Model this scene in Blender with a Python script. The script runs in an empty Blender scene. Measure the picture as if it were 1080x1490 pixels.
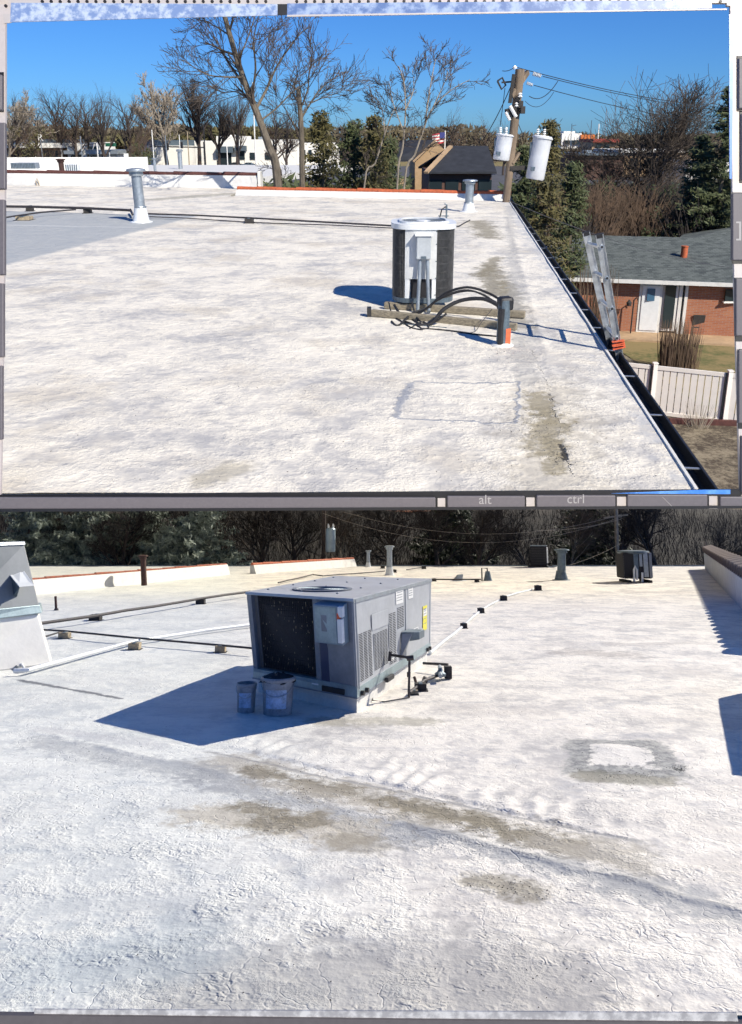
import bpy, math, random
import numpy as np
from mathutils import Vector, Matrix, noise as mnoise
R = math.radians
sc = bpy.context.scene
rng = random.Random(7)

# ------------------------------------------------------------------ camera
FPX, PY, IW, IH = 1150.0, 540.0, 1080.0, 1490.0     # focal length and principal row, in photo pixels
S1 = 4.0; S2 = S1 / 6.0                             # scale of the place in the upper print / in the lower print
H1, H2 = 2.0, 2.17                                  # eye height above each roof
A1 = math.atan((PY - 200.0) / FPX); A2 = math.atan((PY - 770.0) / FPX)
cam_d = bpy.data.cameras.new('camera'); cam = bpy.data.objects.new('camera', cam_d)
sc.collection.objects.link(cam); sc.camera = cam
cam_d.sensor_fit = 'VERTICAL'; cam_d.sensor_height = 36.0; cam_d.sensor_width = 26.0
cam_d.lens = FPX / IH * 36.0; cam_d.shift_y = (PY - IH / 2) / IH
cam_d.clip_start = 0.05; cam_d.clip_end = 9000
cam.location = (0, 0, S1 * H1); cam.rotation_euler = (math.pi / 2 - A1, 0, 0)
CAM = Vector(cam.location)

# ------------------------------------------------------------------ sky and suns
SUN1 = Vector((.72, -.92, .98)).normalized()         # over the roof of the upper print
SUN2L = Vector((1.7, 1.3, 1.50)).normalized()        # over the roof of the lower print, in its own frame
w = bpy.data.worlds.new('World'); sc.world = w; w.use_nodes = True
wn = w.node_tree; bg = wn.nodes['Background']
sky = wn.nodes.new('ShaderNodeTexSky'); sky.sky_type = 'NISHITA'; sky.sun_disc = False
sky.sun_elevation = math.asin(SUN1.z); sky.sun_rotation = math.atan2(SUN1.x, SUN1.y)
sky.altitude = 300; sky.air_density = 1.0; sky.dust_density = 0.35; sky.ozone_density = 6.0
tint = wn.nodes.new('ShaderNodeMix'); tint.data_type = 'RGBA'; tint.blend_type = 'MULTIPLY'; tint.inputs[0].default_value = 1
tint.inputs[7].default_value = (.37, .735, 1.24, 1); wn.links.new(sky.outputs[0], tint.inputs[6]); wn.links.new(tint.outputs[2], bg.inputs[0]); bg.inputs[1].default_value = 0.070
MW2 = Matrix.Translation(CAM) @ Matrix.Rotation(-(A1 - A2), 4, 'X') @ Matrix.Scale(S2, 4) @ Matrix.Translation((0, 0, -H2))
MW1 = Matrix.Scale(S1, 4)
SUN2 = (MW2.to_3x3().normalized() @ SUN2L).normalized()
C1 = bpy.data.collections.new('upper_print_place'); C2 = bpy.data.collections.new('lower_print_place')
C3 = bpy.data.collections.new('laptop_under_prints')
for c in (C1, C2, C3): sc.collection.children.link(c)
# the two printed places were photographed at different hours: each has its own sun
def sun(name, d, strength, rec, blk):
    l = bpy.data.lights.new(name, 'SUN'); l.energy = strength; l.angle = R(0.5); l.color = (1, .93, .81)
    o = bpy.data.objects.new(name, l); sc.collection.objects.link(o)
    o.rotation_euler = d.to_track_quat('Z', 'Y').to_euler(); o.location = CAM + d * 60
    o.light_linking.receiver_collection = rec; o.light_linking.blocker_collection = blk
    return o
LINK1 = bpy.data.collections.new('sunlit_upper'); LINK1.children.link(C1); LINK1.children.link(C3)
sun('sun', SUN1, 4.7, LINK1, C1); sun('sun.001', SUN2, 4.6, C2, C2)
vs = sc.view_settings; sc.display_settings.display_device = 'sRGB'
vs.view_transform = 'Standard'; vs.look = 'None'; vs.gamma = 1; vs.exposure = 0.45; vs.use_curve_mapping = False
sc.cycles.max_bounces = 4; sc.cycles.diffuse_bounces = 2; sc.cycles.glossy_bounces = 2; sc.cycles.transparent_max_bounces = 4; sc.cycles.use_light_tree = False

# ------------------------------------------------------------------ places and pixel helpers
class Place:
    def __init__(s, M, h, a, col, key): s.M, s.h, s.a, s.col, s.key = M, h, a, col, key
    def ray(s, px, py):
        u, v = (px - 540) / FPX, (PY - py) / FPX
        return Vector((u, math.cos(s.a) + v * math.sin(s.a), -math.sin(s.a) + v * math.cos(s.a)))
    def g(s, px, py, z=0.0):
        d = s.ray(px, py); return Vector((0, 0, s.h)) + d * ((z - s.h) / d.z)
    def at(s, px, py, Y):
        d = s.ray(px, py); return Vector((0, 0, s.h)) + d * (Y / d.y)
    def cam(s, px, py, D):
        return Vector((0, 0, s.h)) + s.ray(px, py) * D
W1 = Place(MW1, H1, A1, C1, 1); W2 = Place(MW2, H2, A2, C2, 2)
WL = Place(MW1, H1, A1, C3, 3)

# ------------------------------------------------------------------ mesh builder
class MB:
    def __init__(s): s.v = []; s.f = []; s.m = []; s.cm = 0
    def add(s, vs, fs):
        n = len(s.v); s.v += [tuple(p) for p in vs]; s.f += [tuple(i + n for i in f) for f in fs]; s.m += [s.cm] * len(fs); return s
    def hexa(s, c):  # 4 bottom ccw, 4 top ccw
        return s.add(c, [(3, 2, 1, 0), (4, 5, 6, 7), (0, 1, 5, 4), (1, 2, 6, 5), (2, 3, 7, 6), (3, 0, 4, 7)])
    def box(s, c, d, rz=0, rx=0, ry=0):
        M = Matrix.Translation(c) @ Matrix.Rotation(rz, 4, 'Z') @ Matrix.Rotation(ry, 4, 'Y') @ Matrix.Rotation(rx, 4, 'X')
        x, y, z = d[0] / 2, d[1] / 2, d[2] / 2
        return s.hexa([M @ Vector(p) for p in ((-x, -y, -z), (x, -y, -z), (x, y, -z), (-x, y, -z), (-x, -y, z), (x, -y, z), (x, y, z), (-x, y, z))])
    def beam(s, a, b, wd, ht, up=Vector((0, 0, 1))):
        a, b = Vector(a), Vector(b); d = (b - a).normalized(); sd = d.cross(up)
        if sd.length < 1e-4: sd = Vector((1, 0, 0))
        sd = sd.normalized(); u = sd.cross(d)
        c = []
        for p in (a, b):
            c += [p - sd * wd / 2 - u * ht / 2, p + sd * wd / 2 - u * ht / 2, p + sd * wd / 2 + u * ht / 2, p - sd * wd / 2 + u * ht / 2]
        return s.hexa(c)
    def tube(s, path, r, n=8, cap=True):
        P = [Vector(p) for p in path]; k = len(P)
        rr = r if isinstance(r, (list, tuple)) else [r] * k
        vs = []; ref = None
        for i in range(k):
            t = (P[min(i + 1, k - 1)] - P[max(i - 1, 0)])
            t = t.normalized() if t.length > 1e-9 else Vector((0, 0, 1))
            if ref is None: ref = Vector((1, 0, 0)) if abs(t.x) < .8 else Vector((0, 1, 0))
            sd = t.cross(ref); sd = sd.normalized() if sd.length > 1e-6 else Vector((0, 1, 0)); u = sd.cross(t); ref = u
            ref = u
            for j in range(n):
                an = 2 * math.pi * j / n
                vs.append(P[i] + (sd * math.cos(an) + u * math.sin(an)) * rr[i])
        fs = [(i * n + j, i * n + (j + 1) % n, (i + 1) * n + (j + 1) % n, (i + 1) * n + j) for i in range(k - 1) for j in range(n)]
        if cap: fs += [tuple(range(n))[::-1], tuple((k - 1) * n + j for j in range(n))]
        return s.add(vs, fs)
    def lathe(s, prof, n=24, c=(0, 0, 0), M=None):
        vs = []
        for (r, z) in prof:
            for j in range(n):
                an = 2 * math.pi * j / n; p = Vector((r * math.cos(an), r * math.sin(an), z))
                vs.append((M @ p if M else p) + Vector(c))
        k = len(prof)
        fs = [(i * n + j, i * n + (j + 1) % n, (i + 1) * n + (j + 1) % n, (i + 1) * n + j) for i in range(k - 1) for j in range(n)]
        fs += [tuple(range(n))[::-1], tuple((k - 1) * n + j for j in range(n))]
        return s.add(vs, fs)
    def prism(s, pts, z0, z1):
        n = len(pts); vs = [(p[0], p[1], z0) for p in pts] + [(p[0], p[1], z1) for p in pts]
        return s.add(vs, [tuple(range(n))[::-1], tuple(range(n, 2 * n))] + [(i, (i + 1) % n, n + (i + 1) % n, n + i) for i in range(n)])
    def wire(s, a, b, sag, r, n=3, k=14):
        a, b = Vector(a), Vector(b)
        return s.tube([a.lerp(b, i / k) - Vector((0, 0, sag * 4 * (i / k) * (1 - i / k))) for i in range(k + 1)], r, n, False)
    def mesh(s, name, mats, smooth=False):
        me = bpy.data.meshes.new(name); me.from_pydata(s.v, [], s.f)
        for m in (mats if isinstance(mats, (list, tuple)) else [mats]): me.materials.append(m)
        if any(s.m): me.polygons.foreach_set('material_index', s.m)
        if smooth:
            me.polygons.foreach_set('use_smooth', [True] * len(s.f))
            me.set_sharp_from_angle(angle=R(38))
        me.update(); return me

def _bev(o, b):
    if b:
        m = o.modifiers.new('edge', 'BEVEL'); m.width = b; m.segments = 2; m.limit_method = 'ANGLE'; m.angle_limit = R(40)
def tag(o, label=None, cat=None, group=None, kind=None):
    if label: o['label'] = label
    if cat: o['category'] = cat
    if group: o['group'] = group
    if kind: o['kind'] = kind
    return o
def thing(W, name, label, cat, loc=(0, 0, 0), rz=0, group=None, scale=1):
    o = bpy.data.objects.new(name, None); W.col.objects.link(o); o.empty_display_size = .1
    o.matrix_world = W.M @ Matrix.Translation(loc) @ Matrix.Rotation(rz, 4, 'Z') @ Matrix.Scale(scale, 4)
    return tag(o, label, cat, group)
def part(name, mb, mat, parent, smooth=False, bev=0, label=None, kind=None):
    me = mb if isinstance(mb, bpy.types.Mesh) else mb.mesh(name, mat, smooth)
    o = bpy.data.objects.new(name, me); parent.users_collection[0].objects.link(o); o.parent = parent
    _bev(o, bev); return tag(o, label, kind=kind)
def single(W, name, mb, mat, label, cat, group=None, smooth=False, bev=0, loc=(0, 0, 0), rz=0, kind=None):
    me = mb if isinstance(mb, bpy.types.Mesh) else mb.mesh(name, mat, smooth)
    o = bpy.data.objects.new(name, me); W.col.objects.link(o)
    o.matrix_world = W.M @ Matrix.Translation(loc) @ Matrix.Rotation(rz, 4, 'Z'); _bev(o, bev)
    return tag(o, label, cat, group, kind)
def struct(W, name, mb, mat, smooth=False, label=None):
    me = mb if isinstance(mb, bpy.types.Mesh) else mb.mesh(name, mat, smooth)
    o = bpy.data.objects.new(name, me); W.col.objects.link(o); o.matrix_world = W.M
    return tag(o, label, kind='structure')
def dup(root, W, loc, rz=0, scale=1, label=None, group=None):
    def cp(o, par):
        c = o.copy(); root.users_collection[0].objects.link(c); c.parent = par
        for ch in o.children: cp(ch, c)
        return c
    r = cp(root, None)
    r.matrix_world = W.M @ Matrix.Translation(loc) @ Matrix.Rotation(rz, 4, 'Z') @ Matrix.Scale(scale, 4)
    return tag(r, label, group=group)

# ------------------------------------------------------------------ node expressions
class E:
    t = None
    def __init__(s, sock): s.s = sock
    @staticmethod
    def m(op, *a, clamp=False):
        n = E.t.nodes.new('ShaderNodeMath'); n.operation = op; n.use_clamp = clamp
        for i, x in enumerate(a):
            if isinstance(x, E): E.t.links.new(x.s, n.inputs[i])
            else: n.inputs[i].default_value = x
        return E(n.outputs[0])
    def __add__(s, o): return E.m('ADD', s, o)
    def __radd__(s, o): return E.m('ADD', o, s)
    def __sub__(s, o): return E.m('SUBTRACT', s, o)
    def __rsub__(s, o): return E.m('SUBTRACT', o, s)
    def __mul__(s, o): return E.m('MULTIPLY', s, o)
    def __rmul__(s, o): return E.m('MULTIPLY', o, s)
    def __truediv__(s, o): return E.m('DIVIDE', s, o)
    def clamp(s): return E.m('ADD', s, 0.0, clamp=True)
def smooth(x, a, b):   # 0 at a, 1 at b
    n = E.t.nodes.new('ShaderNodeMapRange'); n.interpolation_type = 'SMOOTHSTEP'
    lo, hi, t0, t1 = (a, b, 0, 1) if a < b else (b, a, 1, 0)
    E.t.links.new(x.s, n.inputs[0]); n.inputs[1].default_value = lo; n.inputs[2].default_value = hi
    n.inputs[3].default_value = t0; n.inputs[4].default_value = t1; return E(n.outputs[0])
def coords(scale=(1, 1, 1), rot=0):
    tc = E.t.nodes.new('ShaderNodeTexCoord'); mp = E.t.nodes.new('ShaderNodeMapping')
    mp.inputs['Scale'].default_value = scale; mp.inputs['Rotation'].default_value = (0, 0, rot)
    E.t.links.new(tc.outputs['Object'], mp.inputs[0]); return mp.outputs[0]
def noise(v, scale, det=4, rough=.55, dist=0, color=False):
    n = E.t.nodes.new('ShaderNodeTexNoise'); E.t.links.new(v, n.inputs['Vector'])
    n.inputs['Scale'].default_value = scale; n.inputs['Detail'].default_value = det
    n.inputs['Roughness'].default_value = rough; n.inputs['Distortion'].default_value = dist
    return n.outputs['Color'] if color else E(n.outputs['Fac'])
def voro(v, scale, feature='DISTANCE_TO_EDGE', rnd=1):
    n = E.t.nodes.new('ShaderNodeTexVoronoi'); n.feature = feature; E.t.links.new(v, n.inputs['Vector'])
    n.inputs['Scale'].default_value = scale; n.inputs['Randomness'].default_value = rnd; return E(n.outputs['Distance'])
def warp(v, scale, amt):
    c = noise(v, scale, 3, color=True)
    a = E.t.nodes.new('ShaderNodeVectorMath'); a.operation = 'MULTIPLY_ADD'
    E.t.links.new(c, a.inputs[0]); a.inputs[1].default_value = (amt,) * 3; E.t.links.new(v, a.inputs[2]); return a.outputs[0]
def mix(f, a, b):
    n = E.t.nodes.new('ShaderNodeMix'); n.data_type = 'RGBA'
    for x, i in ((f, 0), (a, 6), (b, 7)):
        if isinstance(x, E): E.t.links.new(x.s, n.inputs[i])
        elif isinstance(x, bpy.types.NodeSocket): E.t.links.new(x, n.inputs[i])
        else: n.inputs[i].default_value = (*x, 1) if isinstance(x, tuple) else x
    return n.outputs[2]
def newmat(name):
    m = bpy.data.materials.new(name); m.use_nodes = True; E.t = m.node_tree; return m, m.node_tree.nodes['Principled BSDF']
def finish(b, col=None, rough=None, bump=None, bs=1.0, bd=.01):
    t = E.t
    if col is not None:
        if isinstance(col, tuple): b.inputs['Base Color'].default_value = (*col, 1)
        else: t.links.new(col, b.inputs['Base Color'])
    if rough is not None:
        if isinstance(rough, E): t.links.new(rough.s, b.inputs['Roughness'])
        else: b.inputs['Roughness'].default_value = rough
    if bump is not None:
        n = t.nodes.new('ShaderNodeBump'); n.inputs['Strength'].default_value = bs; n.inputs['Distance'].default_value = bd
        t.links.new(bump.s, n.inputs['Height']); t.links.new(n.outputs[0], b.inputs['Normal'])
def M(name, col, rough=.6, metal=0, var=.25, scale=6, bump=.3, bd=.01, dirt=None, dirtc=(.1, .08, .06), st=(1, 1, 1)):
    m, b = newmat(name); v = coords(st)
    n1 = noise(v, scale, 5, .6); n2 = noise(v, scale * 7, 3)
    f = smooth(n1 * .7 + n2 * .3, .3, .7)
    c = mix(f, tuple(x * (1 - var) for x in col), tuple(min(1, x * (1 + var)) for x in col))
    if dirt:
        c = mix(smooth(noise(v, scale * .6, 6, .7), 1 - dirt, 1 - dirt + .18), c, dirtc)
    b.inputs['Metallic'].default_value = metal
    finish(b, c, (rough - .1) + n1 * .2, n2 * .6 + n1 * .4 if bump else None, bump, bd)
    return m

def text_obj(name, fc, parent):
    tmp = bpy.data.objects.new('tmp', fc); dg = bpy.context.evaluated_depsgraph_get()
    sc.collection.objects.link(tmp); dg.update(); me = bpy.data.meshes.new_from_object(tmp.evaluated_get(dg)); bpy.data.objects.remove(tmp)
    me.name = name
    o = bpy.data.objects.new(name, me); parent.users_collection[0].objects.link(o); o.parent = parent; return o
def text(name, body, size, mat, parent, loc=(0, 0, 0), rot=None, ext=.004, align='CENTER'):
    fc = bpy.data.curves.new(name, 'FONT'); fc.body = body; fc.size = size; fc.extrude = ext; fc.align_x = align; fc.align_y = 'CENTER'; fc.materials.append(mat)
    o = text_obj(name, fc, parent); o.matrix_local = Matrix.Translation(loc) @ (rot or Matrix()); return o
# ------------------------------------------------------------------ materials
mGalv = M('galvanized', (.33, .37, .40), .45, .6, .2, 9, .3, .004)
mGalvDk = M('galvanized_dark', (.13, .17, .2), .5, .5, .25, 9, .3, .004)
mRust = M('rusty_pipe', (.07, .035, .028), .75, .2, .4, 12, .5, .004)
mWhite = M('coated_white', (.66, .65, .61), .6, 0, .1, 4, .5, .01, .3, (.35, .33, .28))
mWhiteM = M('white_metal', (.72, .74, .74), .4, .1, .06, 5, .1, .003, .25, (.45, .43, .38))
mCream = M('cream_wall', (.78, .76, .70), .7, 0, .06, 2)
mBlk = M('black_rubber', (.018, .018, .02), .55, 0, .3, 20, .3, .003)
mDkPipe = M('dark_pipe', (.045, .04, .042), .6, .2, .4, 10, .3, .003, .35, (.16, .1, .07))
mWood = M('weathered_timber', (.23, .20, .145), .85, 0, .45, 5, .8, .006, .4, (.09, .07, .05), (1, 12, 12))
mWoodDk = M('dark_timber_block', (.035, .032, .03), .85, 0, .4, 20, .8, .006)
mTan = M('tan_block', (.36, .29, .19), .85, 0, .3, 20, .6, .006)
mCoil = M('dark_coil', (.016, .016, .02), .7, .2, .5, 30, .6, .006)
mAlu = M('aluminium', (.55, .57, .58), .38, .75, .2, 14, .3, .002, .25, (.2, .19, .18))
mTerra = M('terracotta', (.40, .095, .035), .75, 0, .35, 9, .5, .006, .4, (.16, .06, .04))
mTerraDk = M('dark_terracotta', (.085, .03, .024), .75, 0, .35, 9, .5, .006, .35, (.03, .02, .018))
mTileGrey = M('grey_barrel_tile', (.17, .13, .11), .8, 0, .35, 8, .6, .006, .4, (.07, .05, .05))
mGutter = M('dark_gutter', (.022, .023, .026), .5, .3, .4, 8, .3, .003)
mOrange = M('orange_strap', (.7, .13, .05), .7, 0, .2, 20)
mBark = M('bark', (.12, .10, .075), .95, 0, .5, 9, 1, .02, .4, (.05, .04, .03), (1, 1, .3))
mBarkPale = M('pale_bark', (.24, .205, .16), .95, 0, .4, 8, .8, .02, .4, (.08, .06, .05), (1, 1, .3))
mBarkDk = M('dark_bark', (.06, .045, .037), .95, 0, .5, 9, 1, .02)
mTwig = M('twig', (.075, .058, .045), .95, 0, .4, 4, 0)
mTwigPale = M('pale_twig', (.26, .22, .17), .95, 0, .3, 4, 0)
mTwigBrown = M('brown_twig', (.10, .065, .042), .95, 0, .45, 1.2, 0)
mTwigDk = M('dark_twig', (.03, .024, .022), .95, 0, .4, 3, 0)
def leafmat(name, a, b, sc_=.6):
    m, bs = newmat(name); v = coords()
    n1 = noise(v, sc_, 4, .6); n2 = noise(v, sc_ * 14, 2)
    finish(bs, mix(smooth(n1 * .6 + n2 * .4, .35, .65), a, b), .7)
    return m
mPine = leafmat('pine_needles', (.03, .045, .018), (.085, .10, .035))
mPineGlare = leafmat('glare_pale_pine_needles', (.13, .165, .14), (.30, .35, .28))  # pale because glare haze is put into the foliage colour
mOlive = leafmat('olive_foliage', (.03, .033, .012), (.12, .10, .03))
mDkGreen = leafmat('dark_foliage', (.012, .02, .01), (.05, .075, .022))
mTank = M('transformer_paint', (.70, .72, .74), .45, .1, .08, 3, .15, .004, .3, (.4, .38, .35))
mPole = M('pole_wood', (.20, .15, .105), .9, 0, .4, 6, .8, .01, .4, (.06, .045, .035), (1, 1, .15))
mPorc = M('porcelain', (.75, .75, .73), .3, 0, .1, 5, 0)
mWire = M('wire', (.03, .03, .035), .6, 0, .2, 5, 0)
mGlassDk, b_ = newmat('dark_glass'); finish(b_, (.02, .03, .035), .08)
mAsph = M('asphalt', (.075, .075, .08), .9, 0, .25, .3, .3, .02)
mRoofDk = M('dark_shingle', (.02, .023, .03), .85, 0, .35, 2, .5, .02)
mCar = M('car_white', (.72, .73, .74), .25, .1, .03, 2, 0)
mGreenSign = M('green_awning', (.01, .13, .07), .6, 0, .1, 3, 0)
mOrangeB = M('orange_facade', (.55, .15, .03), .7, 0, .15, 2)
mRedAwn = M('red_awning', (.30, .05, .03), .7, 0, .15, 2)
mTanB = M('tan_facade', (.42, .29, .17), .8, 0, .2, 1)
mBrownB = M('brown_facade', (.10, .055, .04), .8, 0, .25, 1)

def brickmat(name, c1, c2, mortar, sx=4.0, ax='x'):
    m, b = newmat(name)
    tc = E.t.nodes.new('ShaderNodeTexCoord'); se = E.t.nodes.new('ShaderNodeSeparateXYZ'); co = E.t.nodes.new('ShaderNodeCombineXYZ')
    E.t.links.new(tc.outputs['Object'], se.inputs[0])
    E.t.links.new((E(se.outputs[0]) + E(se.outputs[1])).s, co.inputs[0]); E.t.links.new(se.outputs[2], co.inputs[1])
    br = E.t.nodes.new('ShaderNodeTexBrick'); E.t.links.new(co.outputs[0], br.inputs[0])
    br.inputs['Color1'].default_value = (*c1, 1); br.inputs['Color2'].default_value = (*c2, 1); br.inputs['Mortar'].default_value = (*mortar, 1)
    br.inputs['Scale'].default_value = 1; br.inputs['Brick Width'].default_value = .215; br.inputs['Row Height'].default_value = .075
    br.inputs['Mortar Size'].default_value = .009; br.inputs['Mortar Smooth'].default_value = .2
    n = noise(coords(), 1.3, 5, .6)
    finish(b, mix(n * .5, br.outputs[0], tuple(x * .7 for x in c1)), .85, 1 - E(br.outputs['Fac']), .5, .01)
    return m
mBrick = brickmat('red_brick', (.34, .11, .05), (.42, .17, .08), (.30, .24, .20))
mBrickYel = brickmat('yellow_brick', (.40, .25, .11), (.50, .32, .16), (.40, .34, .26))
mBrickDk = brickmat('brown_brick', (.10, .045, .03), (.13, .06, .04), (.12, .10, .09))

# shingled roof of the neighbouring house (colour patches per shingle)
mShingle, b_ = newmat('grey_shingles')
br = E.t.nodes.new('ShaderNodeTexBrick'); E.t.links.new(coords((1, 1, 1)), br.inputs[0])
br.inputs['Color1'].default_value = (.04, .05, .05, 1); br.inputs['Color2'].default_value = (.15, .17, .16, 1); br.inputs['Mortar'].default_value = (.03, .035, .035, 1)
br.inputs['Scale'].default_value = 1; br.inputs['Brick Width'].default_value = .3; br.inputs['Row Height'].default_value = .14
br.inputs['Mortar Size'].default_value = .012; br.inputs['Bias'].default_value = -.1
finish(b_, mix(smooth(noise(coords(), 1.6, 5, .7), .35, .75), br.outputs[0], (.105, .12, .112)), .9, noise(coords(), 30, 3), .5, .01)

# ------------------------------------------------------------------ roof coating
class Roof:
    """Stains, patches, seams and painted shadow lines of a roof coating, each with its own place on the roof."""
    def __init__(s, W, name):
        s.W = W; s.m, s.b = newmat(name)
        tc = E.t.nodes.new('ShaderNodeTexCoord'); s.v = tc.outputs['Object']
        se = E.t.nodes.new('ShaderNodeSeparateXYZ'); E.t.links.new(s.v, se.inputs[0]); s.X, s.Y = E(se.outputs[0]), E(se.outputs[1])
        s.n1 = noise(s.v, .9, 4, .62); s.n2 = noise(s.v, 3.2, 4, .65); s.n3 = noise(s.v, 11, 3, .65)
        s.wob = (s.n1 - .5) * 1.4 + (s.n2 - .5) * 2.2 + (s.n3 - .5) * 2.0
    def seg(s, p0, p1, w, soft=.5, wob=1.0):
        a, b = s.W.g(*p0), s.W.g(*p1); d = b - a; L2 = d.x ** 2 + d.y ** 2 + 1e-6
        ax, ay = s.X - a.x, s.Y - a.y
        t = E.m('ADD', (ax * d.x + ay * d.y) / L2, 0.0, clamp=True)
        qx, qy = ax - t * d.x, ay - t * d.y
        dist = E.m('SQRT', qx * qx + qy * qy) / w
        return smooth(dist + s.wob * wob, 1 + soft * .8, 1 - soft * .8)
    def line(s, p0, p1, w, wob=.06):
        wob *= .5
        a, b = s.W.g(*p0), s.W.g(*p1); d = (b - a); L = math.hypot(d.x, d.y)
        nx, ny = -d.y / L, d.x / L
        dn = E.m('ABSOLUTE', (s.X - a.x) * nx + (s.Y - a.y) * ny + s.wob * wob)
        t = ((s.X - a.x) * d.x + (s.Y - a.y) * d.y) / (L * L)
        return smooth(dn, w, w * .3) * smooth(t, -.02, .02) * smooth(t, 1.02, .98)
    def half(s, p0, p1, soft=.1, wob=.1):   # 1 on the left of p0 -> p1
        a, b = s.W.g(*p0), s.W.g(*p1); d = (b - a); L = math.hypot(d.x, d.y)
        return smooth((s.X - a.x) * (-d.y / L) + (s.Y - a.y) * (d.x / L) + s.wob * wob, -soft, soft)
def lerp_e(a, b, f): return a + (b - a) * f

r1 = Roof(W1, 'white_roof_coating')
fine = noise(r1.v, 42, 4, .7)
base = mix(smooth(r1.n1 * .45 + r1.n2 * .35 + r1.n3 * .2, .36, .56), (.43, .42, .405), (.80, .75, .64))
base = mix(smooth(noise(warp(r1.v, 1.4, .5), 2.1, 5, .7), .53, .68) * .6, base, (.38, .375, .375))
base = mix(smooth(noise(r1.v, .6, 5, .65), .50, .66) * .55, base, (.56, .50, .40))
base = mix(smooth(noise(warp(r1.v, 5, .2), 6.5, 4, .75), .55, .70) * .55, base, (.38, .37, .36))
base = mix(smooth(noise(coords((.6, 2.2, 1), .12), 1.6, 5, .7), .56, .68) * .45, base, (.37, .365, .365))
right = r1.half((1005, 718), (735, 300), .15, .25) * -1 + 1
base = mix(right * .6, base, (.46, .48, .50))
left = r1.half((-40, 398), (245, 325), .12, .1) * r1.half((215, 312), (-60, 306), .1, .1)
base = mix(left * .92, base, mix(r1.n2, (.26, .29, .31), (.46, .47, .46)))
base = mix(r1.line((-20, 327), (200, 331), .05, .03) * .7, base, (.7, .7, .66))
base = mix(r1.seg((232, 290), (330, 282), .45, .6) * .6, base, (.28, .26, .19))
olive = (.19, .16, .095)
pud = (r1.seg((775, 572), (800, 612), .085, .6, 1.9), r1.seg((794, 600), (798, 655), .125, .7, 1.7), r1.seg((806, 640), (812, 682), .07, .6, 1.9), r1.seg((712, 388), (728, 428), .19, .8, 1.5), r1.seg((722, 375), (700, 400), .12, .7, 1.5),
       r1.seg((694, 322), (716, 346), .26, .8, 1.4), r1.seg((745, 462), (760, 474), .12, .7, 1.4), r1.seg((735, 410), (758, 452), .09, .9, 1.8))
for p in pud: base = mix(p * .8, base, mix(r1.n3, olive, (.30, .27, .19)))
base = mix(r1.seg((795, 570), (812, 700), .3, .9, 1.4) * .35, base, (.42, .36, .24))
base = mix(r1.seg((740, 300), (765, 560), .10, .6, 1.5) * .5, base, (.40, .39, .36))
base = mix(r1.seg((300, 700), (345, 680), .10, .6) * .5, base, (.36, .32, .22))
# cracks beside the puddle
crk = (r1.line((795, 570), (822, 625), .009, .16) * smooth(r1.n3, .45, .55) + r1.seg((816, 648), (822, 668), .022, .6, 1.6) + r1.line((822, 660), (836, 690), .006, .12)) * smooth(r1.n3, .38, .46) + r1.line((770, 505), (806, 575), .004, .14) * smooth(r1.n2, .44, .52) * .6
base = mix(crk.clamp() * .95, base, (.05, .045, .035))
# rectangular glued patch outline
pt = [(600, 556), (757, 556), (752, 616), (575, 607)]
pl = None
for i in range(4):
    q = r1.line(pt[i], pt[(i + 1) % 4], .02 if i != 3 else .05, .12); pl = q if pl is None else pl + q
base = mix(pl.clamp() * smooth(r1.n2, .28, .42) * .8, base, (.27, .29, .33))
base = mix(smooth(r1.n3 * .6 + fine * .4, .60, .72) * .35, base, (.30, .29, .27))
cr = smooth(voro(warp(r1.v, 9, .12), 13), 0, .09)
cr2 = smooth(voro(warp(r1.v, 4, .25), 5), 0, .06)
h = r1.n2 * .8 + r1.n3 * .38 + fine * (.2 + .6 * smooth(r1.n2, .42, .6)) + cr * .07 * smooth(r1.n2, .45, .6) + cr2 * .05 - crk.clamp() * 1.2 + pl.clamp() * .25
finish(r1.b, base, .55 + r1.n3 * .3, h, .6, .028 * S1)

r2 = Roof(W2, 'pale_roof_coating')
fine2 = noise(r2.v, 50, 4, .7)
base = mix(smooth(r2.n1 * .45 + r2.n2 * .35 + r2.n3 * .2, .37, .56), (.47, .45, .43), (.83, .78, .69))
base = mix(smooth(noise(warp(r2.v, 1.2, .5), 1.7, 5, .7), .54, .69) * .55, base, (.40, .40, .415))
base = mix(smooth(noise(r2.v, .55, 5, .65), .50, .66) * .6, base, (.60, .555, .50))
base = mix(smooth(noise(warp(r2.v, 5, .2), 6, 4, .75), .56, .70) * .5, base, (.40, .385, .37))
base = mix(smooth(noise(coords((.6, 1.8, 1), .2), 1.5, 5, .7), .55, .68) * .45, base, (.37, .37, .39))
base = mix(r2.half((520, 1480), (350, 822), 1.3, .6) * .42, base, (.62, .70, .70))      # pale cyan glare put into the colour of the left part
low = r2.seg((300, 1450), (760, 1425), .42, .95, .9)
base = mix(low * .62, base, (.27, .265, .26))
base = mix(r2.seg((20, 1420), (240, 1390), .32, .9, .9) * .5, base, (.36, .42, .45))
gr = (.30, .31, .32); ol = (.15, .125, .08)
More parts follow.
